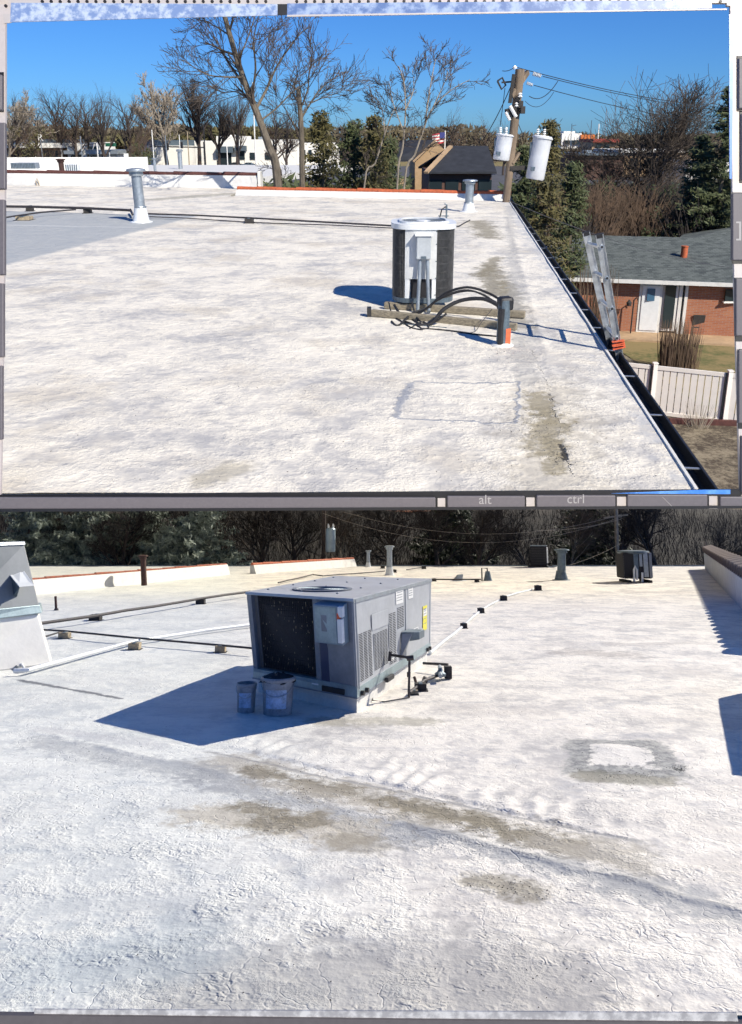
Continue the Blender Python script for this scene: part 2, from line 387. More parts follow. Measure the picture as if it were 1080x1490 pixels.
for a, b, wd, c, k in (((340, 1112), (900, 1246), .20, (.42, .385, .32), .75), ((300, 1130), (600, 1215), .16, gr, .7), ((600, 1200), (1060, 1330), .13, gr, .75), ((60, 1080), (300, 1130), .16, gr, .5),
                       ((375, 1122), (500, 1152), .085, ol, .85), ((400, 1140), (640, 1195), .13, (.40, .36, .29), .6), ((560, 1164), (720, 1202), .085, ol, .95), ((700, 1200), (810, 1228), .10, ol, .9), ((300, 1185), (500, 1205), .2, (.46, .41, .32), .7), ((355, 1172), (420, 1190), .07, ol, .8), ((380, 1200), (450, 1192), .085, ol, .8),
                       ((500, 1222), (545, 1232), .07, ol, .5), ((700, 1282), (775, 1298), .07, ol, .75), ((790, 1225), (930, 1262), .09, (.36, .33, .28), .7),
                       ((30, 990), (175, 1016), .035, (.12, .13, .14), .9), ((840, 950), (900, 953), .3, (.33, .29, .26), .5), ((900, 938), (1010, 936), .2, (.36, .33, .31), .45),  # first entry: a shadow line painted as a thin dark strip
                       ((470, 1048), (620, 1050), .14, (.40, .37, .28), .6), ((925, 861), (985, 862), .5, (.42, .38, .36), .5), ((60, 1060), (230, 1085), .10, (.50, .50, .50), .5)):
    base = mix(r2.seg(a, b, wd * (1.75 if c == ol else 1.25), .8, 1.3) * k, base, c if c != ol else mix(r2.n3, ol, (.30, .265, .19)))
base = mix(r2.line((300, 1094), (930, 1226), .035, .10) * .7, base, (.27, .265, .26))  # shadow along the lapped sheet edge, painted as a dark line
base = mix(r2.line((590, 1198), (1090, 1330), .02, .2) * .6, base, (.25, .25, .25))
base = mix(r2.line((596, 1180), (606, 1240), .012, .3) * .7, base, (.2, .19, .17))
def quad(pts, soft, wob):
    q = None
    for i in range(4): hq = r2.half(pts[(i + 1) % 4], pts[i], soft, wob); q = hq if q is None else q * hq
    return q
ring = quad([(822, 1074), (958, 1078), (1010, 1134), (818, 1124)], .05, .16)
base = mix(ring * .9, base, mix(smooth(r2.n3, .35, .65), (.17, .175, .18), (.36, .36, .34)))
base = mix(quad([(862, 1083), (938, 1087), (950, 1119), (860, 1112)], .04, .13) * .95, base, (.78, .74, .67))
base = mix(r2.seg((860, 1128), (960, 1136), .16, .7, 1.0) * .7, base, (.15, .14, .09))
base = mix(r2.seg((985, 1121), (990, 1122), .035, .4, .9), base, (.05, .055, .06))
cr = smooth(voro(warp(r2.v, 6, .34), 12), 0, .34); cr2 = smooth(voro(warp(r2.v, 2.5, .8), 2.6), 0, .03)
crm = smooth(noise(r2.v, 1.9, 4, .65), .50, .64)
near = smooth(r2.Y, 8.0, 5.0)
h = r2.n2 * .6 + r2.n3 * (.18 + .3 * near) + fine2 * (.10 + .6 * smooth(r2.n2, .44, .62) * (.4 + .6 * near)) + cr * .42 * crm * (.25 + .75 * near) + cr2 * .16 * smooth(r2.n1, .46, .52) + r2.n1 * .5
base = mix((1 - cr) * crm * .10, base, (.25, .25, .24))
base = mix(smooth(r2.n3 * .6 + fine2 * .4, .60, .72) * .35, base, (.34, .33, .31))
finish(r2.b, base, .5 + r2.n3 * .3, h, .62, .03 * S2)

def hterr(W, key):
    """Small real relief of the roof skin: seams, ripples and blisters."""
    def segd(p, a, b):
        d = b - a; t = max(0, min(1, ((p[0] - a.x) * d.x + (p[1] - a.y) * d.y) / (d.x ** 2 + d.y ** 2)))
        nrm = (p[0] - a.x) * -d.y + (p[1] - a.y) * d.x
        return math.hypot(p[0] - a.x - t * d.x, p[1] - a.y - t * d.y), t, nrm
    if key == 2:
        A, B = W.g(300, 1080), W.g(960, 1233); A3, B3 = W.g(590, 1198), W.g(1090, 1330); A4, B4 = W.g(30, 1060), W.g(330, 1128); A5, B5 = W.g(838, 1085), W.g(985, 1098)
    else:
        A, B = W.g(735, 300), W.g(850, 716)
    def f(x, y):
        z = .014 * mnoise.noise((x * .8, y * .8, key)) + .004 * mnoise.noise((x * 2.6, y * 2.6, key + 5)) + .0016 * mnoise.noise((x * 9, y * 9, key + 9))
        if key == 2:
            wn = .05 * mnoise.noise((x * 2.2, y * 2.2, 1))
            for (a_, b_, hh, ww) in ((A3, B3, .016, .05), (A4, B4, .012, .06), (A5, B5, .010, .2)):
                d, t, nrm = segd((x + wn, y + wn), a_, b_); z += hh * math.exp(-(d / ww) ** 2) * min(1, .5 + mnoise.noise((x * 3, y * 3, 4)) + .4)
        d, t, nrm = segd((x, y), A, B)
        if d < 1.6:
            e = min(1, t * 6, (1 - t) * 6)
            if key == 2:
                side = 1 if nrm > 0 else -1
                z += .015 * e * (1 if side > 0 else 0) * math.exp(-d / .5)            # lapped edge of the sheet
                if side > 0:
                    am = max(.25, .85 + 1.0 * mnoise.noise((x * 1.3, y * 1.3, 8)))
                    z += .0105 * am * e * math.exp(-((d - .34) / .38) ** 2) * math.sin(t * 128 + d * 5 + 7 * mnoise.noise((x * .9, y * .9, 3)) + 2 * mnoise.noise((x * 3, y * 3, 6)))
            else:
                z += .010 * e * math.exp(-(d / .05) ** 2)
        return z
    return f
def roof_grid(W, poly_test, pys, x0f, x1f, nx, mat, name, hf, key):
    Ys = [W.g(540, py).y for py in pys]
    vs, fs = [], []
    for Y in Ys:
        a, b = x0f(Y), x1f(Y)
        for i in range(nx + 1):
            x = a + (b - a) * i / nx; vs.append((x, Y, hf(x, Y)))
    n = nx + 1
    for j in range(len(Ys) - 1):
        for i in range(nx): fs.append((j * n + i, j * n + i + 1, (j + 1) * n + i + 1, (j + 1) * n + i))
    mb = MB(); mb.v = vs; mb.f = fs; mb.m = [0] * len(fs)
    me = mb.mesh(name, mat); me.polygons.foreach_set('use_smooth', [True] * len(fs))
    return struct(W, name, me, mat)
# ================================================================== UPPER PRINT
GZ = -6.5
g1, at1 = W1.g, W1.at
eA, eB = g1(1012, 713), g1(740, 291)
def edge1(Y): return eA.x + (eB.x - eA.x) * (Y - eA.y) / (eB.y - eA.y)
YN = g1(540, 717.5).y; YF = g1(540, 286).y; YF2 = g1(200, 270).y; XL = g1(345, 280).x
hf1 = hterr(W1, 1)
pys = [717.5 - (717.5 - 286) * (i / 330) for i in range(331)]
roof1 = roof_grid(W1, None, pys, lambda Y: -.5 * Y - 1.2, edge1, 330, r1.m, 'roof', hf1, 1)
mb = MB(); mb.prism([(-.6 * YF2, YF - .01), (XL, YF - .01), (XL, YF2), (-.6 * YF2, YF2)], -.3, 0.0); struct(W1, 'roof', mb, r1.m)
mb = MB(); mb.prism([(-.5 * YN - 1.2, YN + .0), (edge1(YN) - .01, YN), (edge1(YF) - .01, YF), (-.5 * YF - 1.2, YF)], -.09, -.06); struct(W1, 'roof_deck', mb, mCream)
mb = MB(); mb.prism([(-20, 15), (edge1(15) - .25, 15), (edge1(YF) - .25, YF - .3), (-20, YF - .3)], GZ, -.285)
single(W1, 'building', mb, mBrick, 'brick building carrying the white coated roof of the upper print', 'building')

# ground, lawn, road, lot
mLawn, b_ = newmat('winter_lawn'); n_ = noise(coords(), .35, 6, .65); n2_ = noise(coords(), 5, 4, .7)
finish(b_, mix(smooth(n_ * .7 + n2_ * .3, .46, .62), (.24, .18, .075), (.085, .10, .028)), .95, n2_, 1, .08)
mMulch, b_ = newmat('leaf_litter'); n_ = noise(coords(), 1.1, 6, .7); n2_ = noise(coords(), 9, 5, .75)
finish(b_, mix(smooth(n_ * .5 + n2_ * .5, .42, .6), (.06, .045, .03), (.26, .22, .15)), .95, n2_, 1, .1)
mb = MB(); mb.add([(-2500, 16, GZ), (2500, 16, GZ), (2500, 6000, GZ), (-2500, 6000, GZ)], [(0, 1, 2, 3)]); struct(W1, 'ground', mb, mMulch)
lawnp = [g1(880, 520, GZ + .02), g1(1120, 600, GZ + .02), g1(1120, 455, GZ + .02), g1(880, 455, GZ + .02)]
mb = MB(); mb.add([(11, 22.9, GZ + .02), (40, 21, GZ + .02), (40, 62, GZ + .02), (8, 62, GZ + .02)], [(0, 1, 2, 3)]); struct(W1, 'lawn', mb, mLawn)
mb = MB(); mb.box((16.2, 22.35, GZ + .08), (14, .14, .16), rz=-.10); single(W1, 'edging_board', mb, mTerraDk, 'brown timber edging along the foot of the white fence', 'edging')
mb = MB(); mb.add([(-400, 120, GZ + .03), (60, 120, GZ + .03), (60, 250, GZ + .03), (-400, 250, GZ + .03)], [(0, 1, 2, 3)]); struct(W1, 'car_park', mb, mAsph)
mb = MB(); mb.add([(-400, 250, GZ + .04), (60, 250, GZ + .04), (60, 295, GZ + .04), (-400, 295, GZ + .04)], [(0, 1, 2, 3)]); struct(W1, 'verge', mb, mLawn)
mb = MB(); mb.add([(10, 35.0, GZ + .04), (40, 33.4, GZ + .04), (40, 36, GZ + .04), (10, 37.5, GZ + .04)], [(0, 1, 2, 3)]); struct(W1, 'patio', mb, M('concrete', (.34, .31, .27), .9, 0, .2, 2))

# second white roof beyond the left parapet
mb = MB(); zr = -.45; Yb = W1.g(200, 240, zr).y
mb.prism([(-.6 * Yb, YF2 + .3), (g1(330, 252, zr).x - 1, YF2 + .3), (W1.g(520, 240, zr).x * .9, Yb), (-.6 * Yb, Yb)], -.9, zr)
struct(W1, 'roof', mb, mWhite)
mb = MB(); a, b = W1.at(4, 250, 60), W1.at(216, 250, 62); mb.beam((a.x - 6, a.y, zr + .45), (b.x, b.y, zr + .45), .4, 1.15)
single(W1, 'parapet_wall', mb, mCream, 'plain white far parapet behind the brown pipe at the left', 'wall')

def parapet(W, a, b, h, th, wallmat, tilemat, label, ntile, tname='tile', style='half', tr=.09, slope=.0):
    t = thing(W, 'parapet_wall', label, 'wall', a)
    b = b - a; a0 = Vector((0, 0, 0)); d = b.normalized(); sd = Vector((-d.y, d.x, 0))
    m_ = MB(); cant = .16
    sec = [(-cant - .0, 0), (0, h), (th, h), (th, -.4), (-cant, -.4)]
    vs = []
    for p in (a0, b):
        for (o, z) in sec: vs.append(p + sd * o + Vector((0, 0, z)))
    k = len(sec); m_.add(vs, [tuple(range(k)), tuple(range(k, 2 * k))[::-1]] + [(i, k + i, k + (i + 1) % k, (i + 1) % k) for i in range(k)])
    part('wall', m_, wallmat, t)
    L = b.length; cache = {}
    for i in range(ntile):
        s0 = L * i / ntile; l = L / ntile
        key = i % 4
        if key not in cache:
            q = MB(); rr = random.Random(i); x0 = Vector((0, 0, 0)); x1 = d * l * 1.04
            if style == 'half':
                q.tube([x0, d * l * .9, x1], [tr * (1.12 + .05 * rr.random()), tr, tr * .96], 10)
            else:
                q.tube([x0 - sd * .16 + Vector((0, 0, -.05)), x0 + Vector((0, 0, .03)), x0 + sd * (th + .1) + Vector((0, 0, -.06))], [l * .47] * 3, 8)
            cache[key] = q.mesh(tname, tilemat, True)
        o = part(tname, cache[key], tilemat, t)
        o.location = d * s0 + sd * th * .5 + Vector((0, 0, h + tr * .35 + .012 * math.sin(i * 2.3))); 
    return t
a, b = g1(-60, 268), g1(375, 274); a.z = b.z = 0
parapet(W1, a, b, .5, .22, mWhite, mTerraDk, 'low white parapet with dark brown tile coping at the left edge of the upper roof', 19, tr=.095)
a, b = g1(345, 284), g1(742, 292); a.z = b.z = 0
parapet(W1, a, b, .20, .2, mWhite, mTerra, 'low parapet with orange terracotta coping below the big bare tree', 13, tr=.075)
mb = MB(); p = g1(375, 274); mb.box((p.x + .08, p.y + .3, .3), (.12, .8, .75)); single(W1, 'parapet_end_post', mb, mCream, 'white end post closing the brown tiled parapet', 'post', bev=.02)

# ------------------------------------------------ vents
def vent(W, px, pyb, pyt, wpx, mat, name, label, cap=True, cone=True, lean=0, group=None):
    p = W.g(px, pyb); p.z = 0; sc_ = p.y / FPX; H = (pyb - pyt) * sc_ * 1.0; r = wpx * sc_ / 2
    t = thing(W, name, label, 'vent pipe', p, group=group)
    top = Vector((lean * H, 0, H)); f = lambda k: top * k
    m_ = MB(); m_.tube([f(.0), f(.5), f(.93)], [r, r * .98, r * .96], 20); part('pipe', m_, mat, t, True)
    if cone:
        m_ = MB(); m_.lathe([(r * 2.2, -.02), (r * 2.1, .012), (r * 1.55, .03), (r * 1.12, H * .26), (r * 1.0, H * .27)], 24); part('flashing', m_, mWhiteM if mat is mGalv else mat, t, True)
        m_ = MB(); m_.lathe([(r * 1.12, H * .27), (r * 1.18, H * .285), (r * 1.12, H * .30)], 24); part('clamp_band', m_, mat, t, True)
    if cap:
        M_ = Matrix.Translation(f(.93) - Vector((0, 0, H * .93)))
        m_ = MB(); m_.lathe([(r * 1.25, H * .86), (r * 1.32, H * .90), (r * 1.25, H * .905), (r * 1.25, H * .935), (r * 1.75, H * .94), (r * 1.8, H * .955), (r * 1.7, H * .985), (r * .9, H * 1.0), (0.001, H * 1.004)], 24, M=M_); part('cap', m_, mat, t, True)
        for k in range(4):
            an = k * math.pi / 2 + .6; m_ = MB(); m_.box((r * 1.2 * math.cos(an) + top.x * .93, r * 1.2 * math.sin(an), H * .9), (.012, .012, H * .1)); part('cap_strap', m_, mat, t)
    return t
vent(W1, 206, 323, 248, 15, mGalv, 'vent_pipe', 'tall galvanized vent pipe with round cap on the grey roof patch', lean=-.03)
vent(W1, 682, 308, 263, 12, mGalv, 'vent_pipe', 'short galvanized vent pipe near the orange coping corner', lean=.02)
vent(W1, 93, 268, 233, 7.5, mRust, 'vent_pipe', 'rusty brown vent pipe in front of the dark tiled parapet', lean=-.03)
def vent_far(px, pyt, pyb, wpx, lab):
    z = zr; p = W1.g(px, pyb, z); s_ = p.y / FPX; H = (pyb - pyt) * s_; r = wpx * s_ / 2
    t = thing(W1, 'vent_pipe', lab, 'vent pipe', p)
    m_ = MB(); m_.tube([(0, 0, 0), (0, 0, H * .9)], r, 12); part('pipe', m_, mGalv, t, True)
    m_ = MB(); m_.lathe([(r * 1.5, H * .88), (r * 1.7, H * .94), (r * 1.2, H)], 14); part('cap', m_, mGalv, t, True)
vent_far(263, 219, 246, 6, 'galvanized vent on the far white roof behind the tiled parapet')
vent_far(226, 231, 250, 4, 'small pale pipe on the far roof left of its galvanized vent')
# lifting eye, small box units beyond the left parapet
mb = MB(); p = g1(54, 270); mb.tube([(0, 0, 0), (-.04, 0, .18), (.02, 0, .3), (.08, 0, .16), (.1, 0, 0)], .02, 8)
single(W1, 'roof_anchor', mb, mTan, 'small bent metal anchor at the foot of the dark tiled parapet', 'anchor', loc=p, smooth=True)
t = thing(W1, 'roof_unit', 'long grey louvred unit on the far roof at the left', 'vent unit', W1.at(37, 241, 50))
m_ = MB(); m_.box((0, 0, 0), (1.5, .7, .36)); part('housing', m_, mGalv, t, bev=.02)
for i in range(16): m_ = MB(); m_.box((-.7 + i * .093, -.37, 0), (.05, .03, .3)); part('louvre', m_, mGalvDk, t)
t = thing(W1, 'roof_unit', 'pale striped vent box right of the rusty brown pipe', 'vent unit', W1.at(106, 244, 46))
m_ = MB(); m_.box((0, 0, 0), (.72, .4, .4)); part('housing', m_, mWhiteM, t, bev=.02)
for i in range(6): m_ = MB(); m_.box((-.3 + i * .12, -.215, 0), (.05, .03, .36)); part('louvre', m_, mGalvDk, t)

# ------------------------------------------------ conduits on blocks
def pipe_run(W, pts, z, wpx, mat, label, name='roof_conduit', cat='pipe', n=8):
    P = []; last = None
    for (x, y) in pts: q = W.g(x, y, z); P.append(q)
    Q = []
    for a, b in zip(P, P[1:]):
        k = max(1, int((b - a).length / 1.2))
        for i in range(k): Q.append(a.lerp(b, i / k) + Vector((0, 0, .012 * math.sin(i * 1.7))))
    Q.append(P[-1]); r = wpx * P[len(P) // 2].y / FPX / 2
    o = P[0].copy(); m_ = MB(); m_.tube([q - o for q in Q], r, n)
    return single(W, name, m_, mat, label, cat, loc=o, smooth=True), Q, r
def block(W, px, py, wpx, hpx, mat, label, rz=0, grp=None, name='support_block'):
    p = W.g(px, py); p.z = 0; s_ = p.y / FPX; wd, ht = wpx * s_, hpx * s_
    t = thing(W, name, label, 'support block', p, rz, grp)
    m_ = MB(); m_.box((0, 0, ht * .45), (wd, wd * .9, ht * .9)); part('block', m_, mat, t, bev=.008)
    m_ = MB(); m_.box((0, 0, ht * .93), (wd * .3, wd * 1.0, ht * .1)); part('strap', m_, mGalvDk, t)
    m_ = MB(); m_.box((0, 0, ht * .01), (wd * 1.25, wd * 1.15, .015)); part('pad', m_, mBlk, t)
    return t
pipe_run(W1, [(-30, 300), (128, 303), (190, 306)], .14, 3.6, mDkPipe, 'dark pipe on black blocks ending left of the tall galvanized vent')
pipe_run(W1, [(190, 305), (193, 312)], .11, 3.6, mDkPipe, 'short dark pipe elbow beside the tall galvanized vent')
pipe_run(W1, [(-30, 323), (60, 309), (110, 305)], .12, 2.2, mDkPipe, 'thin dark pipe crossing over the tan block at the left edge')
pipe_run(W1, [(214, 311), (362, 317), (470, 323), (580, 329)], .13, 2.6, mDkPipe, 'dark conduit running from the tall vent to the condenser')
pipe_run(W1, [(214, 315), (400, 325), (575, 332)], .03, 1.5, mDkPipe, 'thin cable lying in front of the long dark conduit')
block(W1, 44, 307, 9, 8, mWoodDk, 'black block under the pipe, leftmost on the upper roof')
block(W1, 128, 310, 10, 8, mWoodDk, 'black block under the pipe, left of the tall galvanized vent')
block(W1, 363, 325, 12, 8, mWoodDk, 'black block under the conduit between vent and condenser')
block(W1, 36, 320, 19, 6, mTan, 'tan timber block under the crossing pipe at the left edge')
# bent conduit stub
t = thing(W1, 'service_mast', 'dark gooseneck conduit stub with insulated line behind the condenser', 'conduit', g1(645, 330))
m_ = MB(); s_ = g1(645, 330).y / FPX
m_.tube([(-.07, 0, 0), (-.09, 0, .2), (-.04, 0, .40), (.04, 0, .46), (.075, 0, .4)], .016, 8); part('line', m_, mBlk, t, True)
m_ = MB(); m_.tube([(.07, 0, 0), (.07, 0, .5), (.02, 0, .53)], .02, 8); part('pipe', m_, mGalvDk, t, True)
m_ = MB(); m_.beam((-.12, 0, .25), (.12, 0, .25), .02, .02); part('clamp', m_, mGalvDk, t)
pipe_run(W1, [(650, 331), (668, 329), (684, 320)], .02, 1.6, mBlk, 'thin black cable from the gooseneck towards the short vent')

# ------------------------------------------------ round condenser
P0 = g1(614, 444); P0.z = 0; s_ = P0.y / FPX
CR = 44 * s_; CB, CH = .12, 1.03
t = thing(W1, 'condenser_unit', 'white round-cornered air conditioner condenser standing on weathered timbers', 'air conditioner', P0)
def rs(an, r=CR):  # rounded-square outline
    c_, s2_ = math.cos(an), math.sin(an); return r * 1.0 / (abs(c_) ** 3.4 + abs(s2_) ** 3.4) ** (1 / 3.4)
def arc(a0, a1, r0, r1, z0, z1, n=16):
    m_ = MB(); vs = []
    for i in range(n + 1):
        an = R(a0 + (a1 - a0) * i / n); c_, s2_ = math.cos(an), math.sin(an); q = rs(an)
        for rr in (q * r0, q * r1):
            for z in (z0, z1): vs.append((rr * c_, rr * s2_, z))
    fs = []
    for i in range(n):
        k = i * 4; fs += [(k, k + 4, k + 5, k + 1), (k + 2, k + 3, k + 7, k + 6), (k + 1, k + 5, k + 7, k + 3), (k, k + 2, k + 6, k + 4)]
    fs += [(0, 1, 3, 2), (n * 4, n * 4 + 2, n * 4 + 3, n * 4 + 1)]
    return m_.add(vs, fs)
part('coil', arc(0, 359.9, .80, .88, CB, CH - .06, 60), mCoil, t, True)
part('front_panel', arc(236, 291, .9, 1.0, CB + .27, CH - .05), M('weathered_panel', (.60, .61, .60), .45, .1, .12, 3, .2, .003, .4, (.36, .33, .28)), t, True)
for a0, a1 in ((236, 243), (284, 291)): part('corner_post', arc(a0, a1, .88, .985, CB, CH - .05, 4), mWhiteM, t, True)
for a0 in (150, 60, 345): part('corner_post', arc(a0, a0 + 5, .88, .99, CB, CH - .05, 4), mWhiteM, t, True)
part('base_pan', arc(0, 359.9, .02, 1.0, CB - .02, CB + .035, 60), mGalvDk, t)
part('top_rim', arc(0, 359.9, .76, 1.05, CH - .06, CH, 60), mWhiteM, t, True)
part('rim_lip', arc(0, 359.9, .72, .80, CH - .005, CH + .022, 60), mWhiteM, t, True)
mb = MB()
for a0, a1 in ((160, 235), (292, 344)):     # louvred guards: fins stand proud of the coil
    k = 26
    for i in range(k):
        an = R(a0 + (a1 - a0) * (i + .5) / k); q = rs(an)
        mb.box((q * .93 * math.cos(an), q * .93 * math.sin(an), (CB + CH) / 2 - .02), (.05, .007, CH - CB - .1), rz=an)
    for j in range(9):
        z = CB + .06 + j * (CH - CB - .14) / 8; pts = [(rs(R(a)) * .965 * math.cos(R(a)), rs(R(a)) * .965 * math.sin(R(a)), z) for a in np.linspace(a0, a1, 12)]
        mb.tube(pts, .006, 5)
part('coil_guard', mb, M('guard_metal', (.10, .10, .10), .5, .3, .3, 20), t)
mb = MB()
for r_ in np.linspace(.09, .74, 10): mb.tube([(CR * r_ * math.cos(a), CR * r_ * math.sin(a), CH + .005) for a in np.linspace(0, 2 * math.pi, 40)], .0035, 4, False)
for k in range(8): an = k * math.pi / 4; mb.tube([(CR * .08 * math.cos(an), CR * .08 * math.sin(an), CH + .01), (CR * .76 * math.cos(an), CR * .76 * math.sin(an), CH + .005)], .004, 4)
part('fan_grille', mb, mGalv, t)
m_ = MB(); m_.lathe([(.09, CH - .12), (.1, CH - .02), (.085, CH + .012), (.02, CH + .02)], 20); part('fan_motor', m_, mWhiteM, t, True)
for k in range(4):
    an = k * math.pi / 2 + .4; m_ = MB(); m_.add([(.07 * math.cos(an), .07 * math.sin(an), CH - .10), (.29 * math.cos(an - .3), .29 * math.sin(an - .3), CH - .13), (.29 * math.cos(an + .35), .29 * math.sin(an + .35), CH - .07)], [(0, 1, 2), (2, 1, 0)])
    part('fan_blade', m_, mGalvDk, t)
fy = -rs(R(-96)) * 1.0
b_o = MB(); b_o.box((-.02, fy - .05, .77), (.17, .09, .27)); bx_ = part('switch_box', b_o, M('switch_box_grey', (.42, .45, .47), .5, .1, .1, 6, .1, .002), t, bev=.012)
m_ = MB(); m_.box((-.02, fy - .055, .915), (.21, .115, .02)); part('lid', m_, mWhiteM, bx_, bev=.004)
m_ = MB(); m_.box((-.02, fy - .098, .66), (.06, .008, .03)); part('latch', m_, mGalvDk, bx_)
for dx, q in ((-.06, -.02), (.03, .02)):
    m_ = MB(); m_.tube([(dx, fy - .05, .62), (dx + q * .2, fy - .07, .4), (dx + q, fy - .11, .05), (dx + q, fy - .16, -.02 + .05)], .022, 10); part('conduit', m_, mGalv, t, True)
for zz in (.2, .4, .6, .8, .95):
    m_ = MB(); a_ = R(290); m_.lathe([(.008, 0), (.006, .006)], 8, M=Matrix.Translation((rs(a_) * 1.0 * math.cos(a_), rs(a_) * 1.0 * math.sin(a_), zz)) @ Matrix.Rotation(R(90), 4, 'X')); part('screw', m_, mGalvDk, t)

# timbers below the condenser
def timber(pa, pb, wd, ht, label):
    a, b = g1(*pa), g1(*pb); a.z = b.z = ht / 2 + .004; o = a.copy(); m_ = MB(); m_.beam(a - o, b - o, wd, ht)
    return single(W1, 'timber_sleeper', m_, mWood, label, 'timber', bev=.008, loc=o)
timber((541, 460), (752, 481), .07, .075, 'long weathered timber, nearest sleeper under the condenser')
timber((560, 449), (764, 463), .07, .08, 'weathered timber sleeper, rear one under the condenser')
m_ = MB(); a = g1(541, 460); m_.box((-.03, .0, .055), (.05, .1, .10)); single(W1, 'timber_end_cap', m_, mBlk, 'black cap on the left end of the nearest timber', 'cap', loc=a)

# pipe post and line set
Pp = g1(731, 502); Pp.z = 0
t = thing(W1, 'pipe_post', 'black taped pipe post where the cable bundle enters the roof', 'pipe post', Pp)
m_ = MB(); m_.tube([(0, 0, -.02), (0, 0, .40), (.0, 0, .46)], [.062, .06, .055], 14); part('pipe', m_, mGalvDk, t, True)
m_ = MB(); m_.box((.012, .02, .42), (.15, .12, .14), rz=.3); part('taped_head', m_, mBlk, t, bev=.03)
m_ = MB(); m_.tube([(-.03, -.05, .0), (-.035, -.055, .2), (-.03, -.05, .38)], [.03, .028, .035], 8); part('insulation', m_, mBlk, t, True)
m_ = MB(); m_.box((.045, -.048, .10), (.05, .012, .16), rz=.2); part('rust_patch', m_, mOrange, t)
m_ = MB(); m_.lathe([(.13, -.01), (.10, .015), (.068, .03)], 20); part('flashing', m_, mWhite, t, True)
def cable(pts, rpx, label, mat=mBlk, nm='cable'):
    """pts: (px, py, Y, z or None)"""
    P = [at1(p[0], p[1], p[2]) for p in pts]
    for p in P: p.z = max(p.z, .012)
    o = P[0].copy(); m_ = MB(); Q = []
    for i in range(len(P) - 1):          # Catmull-Rom
        p0, p1, p2, p3 = P[max(i - 1, 0)], P[i], P[i + 1], P[min(i + 2, len(P) - 1)]
        for k in range(6):
            u = k / 6; Q.append(.5 * ((2 * p1) + (p2 - p0) * u + (2 * p0 - 5 * p1 + 4 * p2 - p3) * u * u + (3 * p1 - p0 - 3 * p2 + p3) * u ** 3))
    Q.append(P[-1]); m_.tube([q - o for q in Q], rpx * P[0].y / FPX, 7)
    return single(W1, nm, m_, mat, label, 'cable', loc=o, smooth=True)
Yc = P0.y
cable([(597, 462, 8.95), (622, 448, 8.9), (648, 427, 8.85), (680, 418, 8.75), (710, 426, 8.7), (734, 440, 8.5)], 1.9, 'upper black cable arching from condenser base to the pipe post')
cable([(604, 466, 8.9), (632, 440, 8.85), (660, 427, 8.8), (690, 424, 8.7), (722, 440, 8.5)], 1.4, 'thin black cable just under the upper arch')
cable([(608, 480, 8.5), (628, 470, 8.5), (646, 450, 8.5), (672, 437, 8.5), (704, 435, 8.4), (728, 446, 8.3)], 2.9, 'thick insulated line arching lowest to the pipe post')
cable([(574, 444, 9.2), (586, 462, 8.9), (600, 470, 8.8), (612, 478, 8.5)], 2.0, 'black cable hanging from the left foot of the condenser')
cable([(560, 455, 9.2), (580, 470, 8.8), (598, 483, 8.4), (614, 486, 8.3), (606, 478, 8.5), (590, 472, 8.7)], 1.3, 'looped black cable on the roof before the timbers')
cable([(628, 446, 9.0), (600, 456, 8.9), (580, 478, 8.5), (570, 470, 8.7)], 1.6, 'short black whip curling in front of the white panel')
cable([(614, 482, 8.35), (640, 484, 8.3), (668, 489, 8.2), (690, 494, 8.1), (722, 499, 8.0)], 1.3, 'thin black cable lying flat towards the post foot')
cable([(585, 476, 8.6), (610, 477, 8.5), (650, 480, 8.4)], .8, 'grey wire lying before the timbers', mGalvDk)
cable([(590, 470, 8.8), (612, 455, 8.8), (640, 434, 8.7), (676, 422, 8.65), (706, 430, 8.6), (726, 446, 8.4)], 1.3, 'third black cable between the two upper arches')
cable([(600, 440, 9.0), (606, 462, 8.8), (620, 474, 8.6), (634, 468, 8.5), (650, 456, 8.5)], 1.5, 'black cable looping under the switch box conduits')
cable([(566, 440, 9.3), (572, 460, 9.0), (592, 480, 8.6), (612, 470, 8.6), (600, 455, 8.9)], 1.1, 'tangled thin cable at the left foot of the condenser')
cable([(596, 486, 8.35), (604, 474, 8.5), (616, 468, 8.6), (624, 478, 8.4), (612, 488, 8.3)], 1.2, 'small cable coil on the roof before the timbers')
cable([(716, 450, 8.4), (700, 470, 8.3), (690, 488, 8.2), (670, 493, 8.15)], .5, 'thin loose wire drooping left of the post', mWire)

# ------------------------------------------------ gutter and ladder
t = thing(W1, 'gutter', 'dark metal gutter along the right edge of the upper roof', 'gutter', (0, 0, 0))
E0 = Vector((edge1(YN + .02), YN + .02, 0)); E1 = Vector((edge1(YF + .2), YF + .2, 0)); dE = (E1 - E0).normalized(); sE = Vector((dE.y, -dE.x, 0))
def strip(o0, o1, z0, z1):
    m_ = MB(); c = []
    for p in (E0, E1): c += [p + sE * o0 + Vector((0, 0, z0)), p + sE * o1 + Vector((0, 0, z0)), p + sE * o1 + Vector((0, 0, z1)), p + sE * o0 + Vector((0, 0, z1))]
    return m_.hexa(c)
part('drip_edge', strip(-.012, .008, -.06, .022), mWhite, t)
part('trough', strip(.008, .125, -.10, -.085), mGutter, t)
part('outer_lip', strip(.125, .140, -.10, .0), mGutter, t)
part('inner_wall', strip(.008, .014, -.085, -.02), mGutter, t)
gy = [678, 601, 545, 508, 475, 449, 425, 405, 388, 374, 360, 349, 339, 330]
for i, y in enumerate(gy):
    Y = g1(900, y).y; p = Vector((edge1(Y), Y, -.012)); m_ = MB(); m_.beam(p - sE * .01, p + sE * .132, .022 if Y < 10 else .03, .006); part('hanger', m_, mAlu, t)
